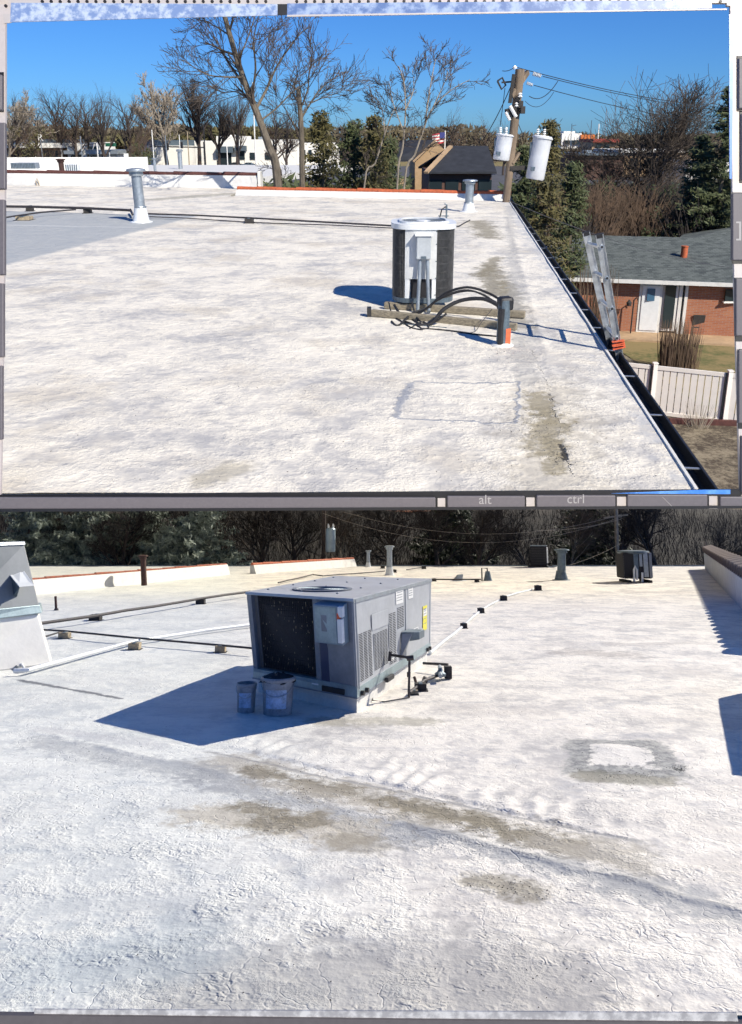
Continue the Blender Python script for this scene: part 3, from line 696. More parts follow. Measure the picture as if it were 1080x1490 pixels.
def rail(pb_px, Yb, pt_px, Yt, down):
    a, b = at1(*pb_px, Yb), at1(*pt_px, Yt); d = (b - a).normalized(); return a - d * down, b, d
t = thing(W1, 'ladder', 'aluminium extension ladder leaning on the gutter with orange tie', 'ladder', g1(900, 510))
oL = g1(900, 510)
ra, rb, rd = rail((900, 508), 7.42, (872, 341), 7.36, 1.25); la, lb, ld = rail((884, 480), 8.0, (853, 338), 7.92, 1.25)
for (a, b, d) in ((ra, rb, rd), (la, lb, ld)):
    a2, b2 = a - oL, b - oL; wdir = (la - ra).normalized(); nrm = d.cross(wdir).normalized()
    m_ = MB(); m_.beam(a2, b2, .010, .070, up=nrm); m_.beam(a2 + nrm * .032, b2 + nrm * .032, .032, .007, up=nrm); m_.beam(a2 - nrm * .032, b2 - nrm * .032, .032, .007, up=nrm)
    rl = part('rail', m_, mAlu, t)
    m_ = MB(); m_.beam(b2 - d * .035, b2 + d * .008, .03, .082, up=nrm); part('end_cap', m_, mBlk, rl, bev=.004)
Lr = (rb - ra).length; k = 0; s_ = .12
while s_ < 2.6:
    pa, pb2 = rb - rd * s_ - oL, lb - ld * s_ - oL; ax = (pb2 - pa).normalized()
    m_ = MB(); m_.tube([pa - ax * .03, pb2 + ax * .02], .019, 10); rg = part('rung', m_, mAlu, t, True)
    m_ = MB(); m_.tube([pa - ax * .034, pa - ax * .026], .013, 10); part('rung_hole', m_, mBlk, rg)
    s_ += .305
for i in range(4):
    c0 = ra + rd * (1.25 + .02 + i * .022) - oL; m_ = MB(); m_.beam(c0 - nrm * .06 + Vector((0, -.03, 0)), c0 + nrm * .06 + Vector((0, -.03, .012 * (i % 2))), .05, .012); part('orange_tie', m_, mOrange, t, bev=.003)
# ------------------------------------------------------------------ trees
def grow(mt, mc, p, d, L, r, lvl, maxl, rr, P, n0=8):
    seg = 5 if lvl < 2 else 3; pts = [p.copy()]; rad = [r]; q = p.copy(); dd = d.copy(); ds = [d.copy()]
    for i in range(seg):
        dd = (dd + Vector((rr.uniform(-1, 1), rr.uniform(-1, 1), rr.uniform(-1, 1))) * P['wob'] + Vector((0, 0, P['up'] * (.4 if lvl < 2 else 1)))).normalized()
        q = q + dd * L / seg; pts.append(q.copy()); rad.append(max(r * (1 - (i + 1) / seg * .62), P['rmin'])); ds.append(dd.copy())
    (mt if lvl <= P.get('tl', 1) else mc).tube(pts, rad, (n0, 6, 4, 3, 3, 3)[min(lvl, 5)], False)
    if lvl >= maxl: return
    nc = P['nc'][min(lvl, len(P['nc']) - 1)]
    for i in range(nc):
        f = P['f0'] + (1 - P['f0']) * (i + rr.random()) / nc if lvl == 0 else .2 + .8 * (i + rr.random()) / nc
        k = min(int(f * seg), seg - 1); u = f * seg - k
        bp = pts[k].lerp(pts[k + 1], u); br = rad[k] * (1 - u) + rad[k + 1] * u
        ax = ds[k + 1].cross(Vector((rr.uniform(-1, 1), rr.uniform(-1, 1), rr.uniform(-1, 1)))).normalized()
        an = R(rr.uniform(*P['ang'])); nd = (Matrix.Rotation(an, 3, ax) @ ds[k + 1]).normalized()
        grow(mt, mc, bp, nd, L * rr.uniform(*P['len']) * (1.0 if lvl else (1.25 - .55 * f)), max(br * .62, P['rmin']), lvl + 1, maxl, rr, P)
def bare_meshes(seed, H, P, maxl=4, r0=None, mats=(None, None)):
    rr = random.Random(seed); mt, mc = MB(), MB()
    grow(mt, mc, Vector((0, 0, 0)), Vector((P.get('lean', 0), 0, 1)).normalized(), H, r0 or H * .022, 0, maxl, rr, P)
    return mt.mesh('trunk', mats[0] or mBark, True), mc.mesh('crown', mats[1] or mTwig)
def tree(W, name, label, loc, meshes, group=None, cat='tree', rz=0, scale=1):
    t = thing(W, name, label, cat, loc, rz, group, scale)
    for nm, me in zip(('trunk', 'crown'), meshes): part(nm, me, None, t)
    return t
PF = dict(wob=.16, up=.10, rmin=.012, nc=(13, 7, 6, 4), f0=.22, ang=(22, 55), len=(.42, .62))        # fan / elm like
PV = dict(wob=.10, up=.16, rmin=.012, nc=(14, 7, 5, 4), f0=.15, ang=(14, 34), len=(.45, .65))        # upright broom
def leaves(mb, cen, rad, n, size, rr, drop=0):
    for _ in range(n):
        while True:
            v = Vector((rr.uniform(-1, 1), rr.uniform(-1, 1), rr.uniform(-1, 1)))
            if v.length < 1: break
        v = v * (v.length ** .2 if v.length > 0 else 1)
        p = Vector(cen) + Vector((v.x * rad[0], v.y * rad[1], v.z * rad[2])); s = size * rr.uniform(.5, 1.3)
        a = Vector((rr.gauss(0, 1), rr.gauss(0, 1), rr.gauss(0, 1))).normalized(); b = a.orthogonal().normalized()
        mb.add([p - a * s, p + b * s * .3, p + a * s, p - b * s * .3], [(0, 1, 2, 3)])
def conifer_meshes(seed, H, W_, mat, n=60, size=.16, trunk=mBark, lumpy=.3):
    rr = random.Random(seed); mt, mc = MB(), MB(); mt.tube([(0, 0, 0), (0, 0, H * .5), (.05, 0, H)], [H * .018, H * .012, .02], 7)
    for i in range(n):
        f = (i + rr.random()) / n; z = H * (.10 + .9 * f); L = W_ * (1 - f) ** .75 * rr.uniform(1 - lumpy, 1.15) + .12
        an = rr.uniform(0, 6.283); d = Vector((math.cos(an), math.sin(an), rr.uniform(-.1, .35)))
        mt.tube([(0, 0, z), tuple(Vector((0, 0, z)) + d * L)], [.03, .01], 3, False)
        k = max(2, int(L / .35))
        for j in range(k):
            c = Vector((0, 0, z)) + d * L * (j + .8) / k; leaves(mc, c, (.36, .36, .2), 20, size, rr)
    return mt.mesh('trunk', trunk, True), mc.mesh('crown', mat)
def shrub_meshes(seed, w_, d_, h, mat, n=26, size=.14, per=60, twigs=120, twig=mTwigBrown):
    rr = random.Random(seed); mt, mc = MB(), MB()
    for i in range(twigs):
        a = Vector((rr.uniform(-.6, .6) * w_, rr.uniform(-.6, .6) * d_, 0)); a.z = h * rr.random() * .55; t_ = Vector((a.x * rr.uniform(.7, 1.8) + rr.uniform(-.5, .5) * w_, a.y * rr.uniform(.9, 1.7), min(a.z + h * rr.uniform(.2, .6), h * rr.uniform(.75, 1.1))))
        mt.tube([a, a.lerp(t_, .55) + Vector((rr.uniform(-.2, .2) * w_, rr.uniform(-.2, .2), h * rr.uniform(0, .18))), t_], [.025, .018, .006], 3, False)
    if mat:
        for i in range(n):
            an = rr.uniform(0, 6.28); q = rr.random() ** .5
            c = (w_ * .8 * q * math.cos(an), d_ * .8 * q * math.sin(an), h * rr.uniform(.12, .92) * (1 - .35 * q)); leaves(mc, c, (w_ * .22, d_ * .22, h * .13), per, size, rr)
        return mt.mesh('stems', twig), mc.mesh('foliage', mat)
    return (mt.mesh('stems', twig),)
def shrub(W, name, label, loc, meshes, group=None, cat='shrub', rz=0, scale=1):
    t = thing(W, name, label, cat, loc, rz, group, scale)
    for me in meshes: part(me.name.split('.')[0], me, None, t)
    return t
def polytree(W, name, label, Y, trunks, twigP, mats, seed, ntw=7, maxl=2):
    """trunks: limbs as photo-pixel polylines [(px, py, dY), ...] with widths in px; twigs grow from them."""
    rr = random.Random(seed); base = W.at(trunks[0][0][0][0], trunks[0][0][0][1], Y); o = Vector((base.x, base.y, GZ))
    t = thing(W, name, label, 'tree', o); mt, mc = MB(), MB(); s_ = Y / FPX; first = True
    for (pl, w0, w1, kids) in trunks:
        P = [W.at(x, y, Y + dy) - o for (x, y, dy) in pl]
        if first: P = [Vector((P[0].x + (P[0].x - P[1].x) * .3, 0, 0))] + P; first = False
        Q = []
        for i in range(len(P) - 1):
            p0, p1, p2, p3 = P[max(i - 1, 0)], P[i], P[i + 1], P[min(i + 2, len(P) - 1)]
            for k in range(4):
                u = k / 4; Q.append(.5 * ((2 * p1) + (p2 - p0) * u + (2 * p0 - 5 * p1 + 4 * p2 - p3) * u * u + (3 * p1 - p0 - 3 * p2 + p3) * u ** 3))
        Q.append(P[-1]); n = len(Q); rad = [(w0 + (w1 - w0) * i / (n - 1)) * s_ / 2 * (.88 if w0 > 8 else .74) for i in range(n)]
        mt.tube(Q, rad, 9 if w0 > 5 else 6)
        for j in range(kids):
            f = .25 + .75 * (j + rr.random()) / kids if w0 < 9 else .45 + .55 * (j + rr.random()) / kids
            i = min(int(f * (n - 1)), n - 2); d = (Q[i + 1] - Q[i]).normalized()
            ax = d.cross(Vector((rr.uniform(-1, 1), rr.uniform(-1, 1), rr.uniform(-1, 1)))).normalized(); nd = (Matrix.Rotation(R(rr.uniform(25, 62)), 3, ax) @ d).normalized()
            grow(mt, mc, Q[i], nd, twigP['L'] * rr.uniform(.5, 1.1) * (1.15 - .5 * f), max(rad[i] * .5, .012), 2, 2 + maxl, rr, twigP)
    part('trunk', mt, mats[0], t, True); part('crown', mc, mats[1], t)
    return t
PT = dict(wob=.15, up=.06, rmin=.008, nc=(8, 8, 6, 4), f0=.3, ang=(20, 50), len=(.40, .66), L=1.6, tl=1)
Yt = 31
polytree(W1, 'bare_tree', 'big leaning bare tree rising behind the left end of the orange coping', Yt, [
    ([(404, 268, 0), (392, 215, 0), (374, 165, 0), (360, 130, 0), (343, 80, 0), (326, 20, 0), (322, 2, 0)], 15, 6, 9),
    ([(358, 128, 0), (335, 95, .3), (318, 70, .5), (292, 62, .8)], 6, 1.6, 8), ([(352, 112, 0), (330, 112, -.5), (300, 108, -.8), (268, 88, -1)], 4, 1.2, 9),
    ([(372, 160, 0), (388, 130, .5), (404, 95, .8), (432, 55, 1), (448, 40, 1)], 6, 1.4, 10), ([(366, 145, 0), (372, 100, -.5), (369, 60, -.7), (376, 25, -1)], 5, 1.8, 8),
    ([(345, 90, 0), (358, 62, .4), (372, 22, .6)], 3.6, 1.6, 6), ([(332, 50, 0), (306, 34, .4), (288, 28, .6)], 3, 1, 6),
    ([(380, 175, 0), (402, 158, .4), (428, 132, .6), (452, 118, .8)], 4, 1.2, 7), ([(368, 150, 0), (346, 134, .5), (322, 134, .7), (300, 120, .9)], 3.5, 1, 6)], PT, (mBark, mTwig), 3)
polytree(W1, 'bare_tree', 'bare tree with a broken stub top right of the big leaning tree', 33, [
    ([(440, 270, 0), (439, 200, 0), (436, 150, 0), (434, 129, 0)], 10, 7, 4),
    ([(437, 175, 0), (452, 150, .3), (468, 128, .5), (490, 112, .8)], 4.5, 1.2, 9), ([(437, 160, 0), (448, 130, -.3), (450, 104, -.5), (456, 92, -.6)], 4, 1, 8),
    ([(452, 150, 0), (476, 140, .5), (500, 134, .8)], 3, .8, 7), ([(438, 195, 0), (420, 168, .3), (408, 140, .5)], 3, .9, 6)], PT, (mBark, mTwig), 4)
polytree(W1, 'bare_tree', 'slender pale tree leaning left in the group behind the orange coping', 30, [
    ([(578, 272, 0), (586, 215, 0), (590, 165, 0), (588, 120, 0), (580, 96, 0)], 5, 1.6, 7), ([(590, 160, 0), (602, 130, .3), (600, 100, .5)], 3, 1, 6), ([(587, 190, 0), (572, 150, .3), (566, 118, .6)], 2.6, .9, 6)], dict(PT, L=1.1), (mBarkPale, mTwig), 5)
polytree(W1, 'bare_tree', 'slender pale tree reaching furthest right above the brick gable', 30.5, [
    ([(588, 272, 0), (604, 225, 0), (616, 190, 0), (628, 160, 0), (655, 132, 0), (684, 116, 0)], 5, 1.3, 8), ([(618, 185, 0), (624, 140, .3), (632, 95, .5), (636, 84, .6)], 3.4, 1, 8), ([(626, 165, 0), (648, 118, .5), (652, 98, .8)], 2.6, .9, 6)], dict(PT, L=1.1), (mBarkPale, mTwig), 6)
polytree(W1, 'bare_tree', 'thin pale crossing tree left of the brick gable', 31, [
    ([(530, 274, 0), (546, 238, 0), (560, 195, 0), (574, 160, 0), (596, 138, 0)], 4.5, 1.4, 8), ([(560, 196, 0), (556, 160, .4), (545, 140, .6)], 2.5, .9, 6)], dict(PT, L=1.0), (mBarkPale, mTwig), 7)
polytree(W1, 'bare_tree', 'thin brown sapling beside the trunk of the big leaning tree', 34, [
    ([(410, 268, 0), (405, 245, 0), (398, 215, 0), (402, 190, 0)], 4, 1.2, 6)], dict(PT, L=.9), (mBark, mTwig), 8)

# evergreens behind the coping
for i, (px, pyt, Y, w_, lab, mat) in enumerate(((470, 166, 34, 1.15, 'olive green conifer right of the stub-topped tree', mOlive), (515, 178, 36, 1.2, 'dark conifer between the two olive conifers', mPine),
        (545, 172, 35, 1.0, 'olive conifer just left of the pale slender trees', mOlive), (566, 204, 37, .5, 'small olive conifer behind the slender pale trees', mPine),
        (797, 178, 31, 1.0, 'olive evergreen right of the hanging transformers', mOlive), (765, 215, 34, .9, 'dark narrow evergreen behind the utility pole', mPine),
        (836, 240, 36, .8, 'olive evergreen at the left end of the brown thicket', mPine))):
    H = at1(px, pyt, Y).z - GZ; me = conifer_meshes(40 + i, H, w_ * 1.35, mat, 130, .125)
    tree(W1, 'evergreen_tree', lab, Vector((at1(px, 250, Y).x, Y, GZ)), me)
for i, (px, pyt, Y, w_, lab) in enumerate(((1052, 126, 44, 2.6, 'tall dark green evergreen at the right edge of the upper print'), (1020, 200, 46, 2.0, 'lower dark evergreen left of the tall one at the right edge'))):
    H = at1(px, pyt, Y).z - GZ; me = conifer_meshes(60 + i, H, w_ * 1.2, mPine, 190, .15, lumpy=.6)
    tree(W1, 'evergreen_tree', lab, Vector((at1(px, 250, Y).x, Y, GZ)), me)
# big fan-shaped bare tree on the right
Yr = 55; H = at1(960, 112, Yr).z - GZ
tree(W1, 'bare_tree', 'large fan-shaped bare tree before the tan buildings on the right', Vector((at1(955, 250, Yr).x, Yr, GZ)), bare_meshes(11, H * .60, dict(PF, nc=(15, 9, 6, 4), ang=(26, 56), f0=.25, up=.05, len=(.5, .72), wob=.10), 4, .24, (mBarkDk, mTwig)))
tree(W1, 'bare_tree', 'smaller bare tree left of the large fan-shaped one', Vector((at1(893, 250, 58).x, 58, GZ)), bare_meshes(12, 6.2, dict(PF, up=.04), 4, .14, (mBarkDk, mTwig)))
# thicket
for i, (px, pyt, Y, w_, h_pl, lab, mat, tw) in enumerate(((850, 262, 44, 2.4, 0, 'tangled brown thicket right of the olive evergreen', None, mTwigBrown), (915, 262, 46, 3.0, 0, 'wide tangled brown thicket above the grey house roof', None, mTwigBrown),
        (970, 285, 45, 2.2, 0, 'low brown thicket mixed with green above the house roof', mDkGreen, mTwigBrown), (1030, 270, 44, 2.4, 0, 'dark leafy shrub in the corner above the house roof', mDkGreen, mTwigDk),
        (835, 300, 42, 1.9, 0, 'dark green shrub above the left end of the grey house roof', mDkGreen, mTwigDk), (775, 285, 40, 1.5, 0, 'low leafy shrub at the foot of the utility pole', mPine, mTwigBrown),
        (1000, 235, 52, 3.4, 0, 'dark undergrowth below the large fan-shaped tree', mDkGreen, mTwigDk), (880, 240, 53, 3.2, 0, 'dark undergrowth left of the fan-shaped tree', mDkGreen, mTwigDk))):
    H = at1(px, pyt, Y).z - GZ; me = shrub_meshes(70 + i, w_, w_ * .7, H, mat, 34, .15, 70, 1500 if mat is None else 300, tw)
    shrub(W1, 'shrub', lab, Vector((at1(px, 250, Y).x, Y, GZ)), me)
mb = MB(); rr = random.Random(5)
for i in range(9000):
    Y = rr.uniform(56, 66); x = rr.uniform(.16, .55) * Y; z = GZ + rr.random() * 5.0; leaves(mb, (x, Y, z), (.1, .1, .1), 1, .55, rr)
single(W1, 'undergrowth', mb, mDkGreen, 'dark undergrowth filling the bank below the right hand buildings', 'undergrowth', kind='stuff')
mb = MB()
for i in range(5000):
    Y = rr.uniform(38, 56); x = at1(rr.uniform(350, 600), 0, Y).x; z = GZ + rr.random() ** 1.4 * 6.0; leaves(mb, (x, Y, z), (.1, .1, .1), 1, .4, rr)
single(W1, 'undergrowth', mb, mPine, 'dull undergrowth behind the orange coping under the conifers', 'undergrowth', kind='stuff')

# ------------------------------------------------ far trees
FV = [bare_meshes(100, 12, PF, 3, .42, (mBarkDk, mTwig)), bare_meshes(101, 12, PV, 3, .42, (mBarkDk, mTwig)), bare_meshes(102, 12, dict(PF, up=.03), 3, .42, (mBarkDk, mTwigBrown)),
      bare_meshes(103, 12, dict(PF, rmin=.05, up=.12, ang=(18, 46)), 4, .42, (mBarkPale, mTwigPale)), bare_meshes(104, 12, dict(PV, nc=(22, 8, 6, 4), ang=(15, 50), f0=.3), 3, .45, (mBarkDk, mTwigDk))]
for V in FV:    # far off: twigs thick enough to read
    pass
far = ((28, 137, 0, 230, 'bare tree at the far left edge of the skyline'), (58, 150, 2, 225, 'brownish bare tree second from the left edge'), (86, 128, 0, 240, 'tall bare tree above the left canopy building'),
       (112, 146, 2, 235, 'brown bare tree above the green awning'), (130, 134, 0, 240, 'narrow bare tree near the green awning'), (152, 150, 1, 230, 'short bare tree left of the spreading skyline tree'),
       (190, 136, 0, 215, 'spreading bare tree left of the white building'), (212, 172, 2, 230, 'low brown tree at the left end of the white building'), (243, 128, 3, 245, 'pale feathery tree behind the white building'),
       (290, 122, 4, 235, 'dark fan-shaped tree behind the white building'), (318, 150, 4, 240, 'small dark tree right of the fan-shaped skyline tree'), (345, 146, 1, 235, 'bare tree just left of the big leaning trunk'),
       (398, 150, 2, 200, 'brown bare tree right of the leaning trunk'), (418, 160, 0, 190, 'bare tree between the two large trunks'), (655, 165, 2, 150, 'round-topped bare tree behind the flag'), (700, 176, 2, 170, 'low bare tree left of the utility pole'),
       (628, 178, 2, 170, 'low bare tree above the yellow gable'), (10, 150, 3, 220, 'pale bare tree cut by the left edge'), (505, 176, 0, 140, 'bare tree behind the dark conifer'), (733, 180, 2, 190, 'low bare tree behind the left transformer'))
for i, (px, pyt, k, Y, lab) in enumerate(far):
    p = Vector((at1(px, 230, Y).x, Y, GZ)); H = at1(px, pyt, Y).z - GZ
    tree(W1, 'bare_tree', lab, p, FV[k], rz=i * 1.9, scale=H / (15.5 if k in (1, 3, 4) else 16.5))
# dense lower woodland
mb = MB(); rr = random.Random(9)
for i in range(26000):
    px = rr.uniform(-30, 480) if rr.random() < .6 else rr.uniform(470, 1100); Y = rr.uniform(300, 340); x = (px - 540) / FPX * Y
    top = 188 + 10 * mnoise.noise((px * .02, 1.3, 0)) + 5 * mnoise.noise((px * .11, 4.3, 0)) if px < 700 else 196 + 4 * mnoise.noise((px * .05, 2, 0))
    zt = at1(px, top, Y).z; z = GZ + (zt - GZ) * rr.random() ** .8; leaves(mb, (x, Y, z), (.4, .4, .4), 1, 1.6, rr)
single(W1, 'far_woodland', mb, leafmat('far_brown_woods', (.05, .042, .028), (.13, .105, .055), .05), 'brown and olive woodland reading as one mass along the horizon', 'woodland', kind='stuff')
mb = MB()
for i in range(9000):
    px = rr.uniform(150, 470); Y = rr.uniform(284, 300); x = (px - 540) / FPX * Y
    top = 186 + 8 * mnoise.noise((px * .05, 7.3, 0)) + (0 if px > 300 else 12); zt = at1(px, top, Y).z; z = GZ + (zt - GZ) * rr.random() ** .7; leaves(mb, (x, Y, z), (.4, .4, .4), 1, 1.3, rr)
single(W1, 'far_hedge', mb, mOlive, 'olive evergreen belt behind the long white building', 'hedge', kind='stuff')
for i, (px, pyt, w_, lab) in enumerate(((52, 166, 8.5, 'broad olive willow-like bush before the left canopy building'), (205, 188, 4, 'brown rounded bush left of the white building'))):
    Y = 205; H = at1(px, pyt, Y).z - GZ; me = shrub_meshes(90 + i, w_, 5, H, mOlive if i == 0 else mPine, 16, .45, 40, 160, mTwigBrown)
    shrub(W1, 'shrub', lab, Vector((at1(px, 230, Y).x, Y, GZ)), me)

# ------------------------------------------------ far buildings
def bld(name, label, boxes, Y, cat='building'):
    """boxes: (partname, px0, px1, py_top, py_bot, depth, material, forward)"""
    o = Vector((at1((boxes[0][1] + boxes[0][2]) / 2, 230, Y).x, Y, GZ)); t = thing(W1, name, label, cat, o)
    for (nm, x0, x1, yt, yb, dp, mat, fw) in boxes:
        a, b = at1(x0, yt, Y) - o, at1(x1, yb, Y) - o; zb = max(b.z, 0); m_ = MB()
        m_.box(((a.x + b.x) / 2, dp / 2 - fw, (a.z + zb) / 2), (b.x - a.x, dp, a.z - zb)); part(nm, m_, mat, t)
    return t
bld('shop_building', 'long white shop with stepped parapet and a grey awning', [('wall', 200, 285, 212, 240, 14, mCream, 0), ('roof', 203, 285, 204, 212, 14, mGalvDk, -3), ('wall', 283, 316, 205, 240, 16, mCream, .2), ('wall', 315, 356, 198, 240, 18, mCream, .5),
    ('wall', 355, 432, 203, 240, 16, mCream, .1), ('awning', 317, 341, 213, 222, 2, mGalvDk, 2.4), ('door', 321, 338, 222, 240, .4, mGlassDk, .8), ('awning', 343, 360, 212, 219, 2, mGalvDk, 2.4), ('window', 345, 357, 220, 232, .4, mGlassDk, .8),
    ('window', 364, 372, 222, 232, .4, mGlassDk, .4), ('window', 386, 394, 222, 232, .4, mGlassDk, .4), ('chimney', 330, 340, 196, 199, 3, mCream, -3), ('roof_unit', 374, 384, 199, 203, 3, mGalv, -3)], 262)
bld('shop_building', 'cream shop behind the leaning trunk with small dark windows', [('wall', 430, 492, 208, 240, 14, mCream, 0), ('window', 440, 445, 218, 226, .4, mGlassDk, .3), ('window', 449, 454, 218, 226, .4, mGlassDk, .3), ('window', 470, 478, 218, 228, .4, mGlassDk, .3)], 266)
bld('canopy_building', 'low building with white lettered fascia at the left edge', [('wall', -20, 96, 214, 240, 12, mBrownB, -2), ('fascia', -20, 97, 208, 215, 16, mCream, 1), ('roof', -20, 97, 203, 208, 14, mGalvDk, -1), ('pillar', 10, 13, 215, 240, 1, mCream, 1),
    ('pillar', 52, 55, 215, 240, 1, mCream, 1), ('pillar', 90, 93, 215, 240, 1, mCream, 1), ('window', 18, 44, 219, 232, .4, mGlassDk, -1.6), ('window', 60, 84, 219, 232, .4, mGlassDk, -1.6)], 240)
bld('tiered_building', 'white two-tier building with a green awning left of the street lights', [('wall', 97, 128, 208, 240, 12, mCream, 0), ('wall', 126, 150, 207, 240, 12, mCream, -1), ('fascia', 128, 174, 218, 224, 12, mGalv, 2), ('fascia', 96, 122, 219, 224, 12, mGalv, 2),
    ('wall', 146, 170, 224, 240, 10, mCream, -1), ('window', 104, 120, 226, 238, .4, mGlassDk, .5), ('window', 133, 143, 226, 238, .4, mGlassDk, .9), ('window', 129, 133, 213, 217, .4, mGlassDk, -.4), ('window', 136, 140, 213, 217, .4, mGlassDk, -.4), ('awning', 158, 171, 208, 213, 2, mGreenSign, 3)], 238)
bld('civic_building', 'white and orange block on the horizon right of the transformers', [('wall', 818, 845, 194, 216, 14, mCream, 0), ('wall', 845, 864, 196, 213, 12, mOrangeB, .5), ('roof', 822, 838, 191, 195, 10, mCream, -1), ('window', 821, 829, 204, 210, .4, mGlassDk, .5), ('window', 832, 842, 204, 210, .4, mGlassDk, .5)], 230)
bld('low_building', 'low red-roofed shop right of the orange block', [('wall', 862, 900, 206, 218, 12, mTanB, 0), ('roof', 862, 900, 202, 207, 14, mRedAwn, 1), ('window', 868, 874, 210, 216, .4, mGlassDk, .4), ('window', 880, 886, 210, 216, .4, mGlassDk, .4)], 200)
bld('low_building', 'dark brown flat-roofed building seen over the brown thicket', [('wall', 838, 905, 226, 262, 9, mBrownB, 0), ('roof', 836, 906, 223, 226, 10, mGalvDk, .5), ('roof_unit', 858, 868, 219, 223, 2, mGalv, -2)], 95)
bld('tan_building', 'tan brick building with white cornice behind the fan-shaped tree', [('wall', 905, 1004, 222, 258, 12, mTanB, 0), ('cornice', 903, 1006, 218, 222, 12.5, mCream, .4), ('window', 918, 926, 230, 242, .4, mGlassDk, .3), ('window', 940, 948, 230, 242, .4, mGlassDk, .3),
    ('window', 962, 970, 230, 242, .4, mGlassDk, .3), ('door', 984, 1002, 236, 256, .4, mRedAwn, .3)], 98)
bld('low_building', 'pale flat building at the right behind the dark evergreens', [('wall', 1000, 1075, 232, 262, 10, mCream, 0), ('cornice', 999, 1076, 229, 232, 10.4, mTanB, .3), ('window', 1010, 1020, 238, 246, .4, mGlassDk, .3)], 90)
def mast(px, pyt, pyb, Y, wpx, mat, label, name='mast', arm=None, cat='pole', heads=()):
    o = Vector((at1(px, 230, Y).x, Y, GZ)); s_ = Y / FPX; t = thing(W1, name, label, cat, o); zt = at1(px, pyt, Y).z - GZ; zb = 0
    m_ = MB(); m_.tube([(0, 0, zb), (0, 0, zt)], [wpx * s_ / 2, wpx * s_ / 2.6], 8); part('pole', m_, mat, t, True)
    if arm:
        za = at1(px, arm[1], Y).z - GZ; xa = (arm[0] - px) * s_; m_ = MB(); m_.tube([(0, 0, za - .2), (xa, 0, za)], wpx * s_ / 3, 6); part('arm', m_, mat, t, True)
    for (hx, hy, hh) in heads:
        zc = at1(hx, hy, Y).z - GZ; m_ = MB(); m_.box(((hx - px) * s_, -.2, zc), (3.2 * s_, .4, hh * s_)); hd = part('signal_head', m_, mBlk, t, bev=.05)
        for k in (-1, 0, 1): m_ = MB(); m_.tube([((hx - px) * s_, -.42, zc + k * hh * s_ * .3), ((hx - px) * s_, -.6, zc + k * hh * s_ * .3)], 1.1 * s_, 8); part('visor', m_, mBlk, hd)
    return t
mast(298, 206, 250, 160, 2.6, mBlk, 'black traffic signal mast with arm over the road', 'traffic_signal', (222, 213), 'traffic light', ((228, 208, 10), (247, 213, 10), (267, 211, 9), (292, 230, 8)))
for px, yt, wd, mat, lab in ((224, 189, 1.6, mCream, 'white lamp pole at the left end of the white building'), (243, 197, 1.4, mGalv, 'thin grey pole between traffic lights'), (263, 196, 1.4, mCream, 'thin white pole above the far vent'), (275, 191, 1.8, mTan, 'wooden pole right of the far vent'),
        (299, 182, 1.8, mBlk, 'tall black street pole by the traffic signal'), (331, 208, 1.8, mCream, 'white pole before the grey awning'), (348, 196, 1.9, mBlk, 'dark pole right of the grey awning'), (372, 120, 1.9, mCream, 'tall white pole behind the leaning trunk'),
        (143, 208, 1.8, mCream, 'white pole beside the green awning'), (120, 198, 1.4, mGalv, 'thin mast above the two-tier building'), (160, 222, 1.2, mCream, 'short white post below the green awning'), (825 + 52, 158, 1.2, mGalv, 'thin radio mast right of the orange block'),
        (857, 175, 1.3, mGalvDk, 'dark pole right of the orange block'), (868, 180, 2.0, mCream, 'white water tower shaft on the horizon')):
    mast(px, yt, 240, 150 if px < 500 else 225, wd, mat, lab)
mast(829, 180, 215, 180, 1.2, mGalvDk, 'street lamp with short arm above the white and orange block', 'street_lamp', (835, 182), 'street lamp')
t = thing(W1, 'street_sign', 'small white sign panel left of the white building', 'sign', Vector((at1(184, 230, 150).x, 150, GZ)))
m_ = MB(); m_.box((0, 0, at1(184, 227, 150).z - GZ), (.85, .1, .9)); part('panel', m_, mCream, t); m_ = MB(); m_.tube([(0, .1, 0), (0, .1, at1(184, 226, 150).z - GZ)], .07, 6); part('post', m_, mGalv, t)
t = thing(W1, 'pole_sign', 'white letter R sign standing over the left canopy roof', 'sign', Vector((at1(62, 230, 215).x, 215, GZ)))
fc = bpy.data.curves.new('letter', 'FONT'); fc.body = 'R'; fc.size = 2.4; fc.extrude = .08; fc.align_x = 'CENTER'; fc.materials.append(mCream)
fo = text_obj('letter', fc, t); fo.location = (0, 0, at1(62, 205, 215).z - GZ); fo.rotation_euler = (R(90), 0, 0)
m_ = MB(); m_.tube([(0, .1, 0), (0, .1, at1(62, 203, 215).z - GZ)], .1, 6); part('post', m_, mGalv, t)
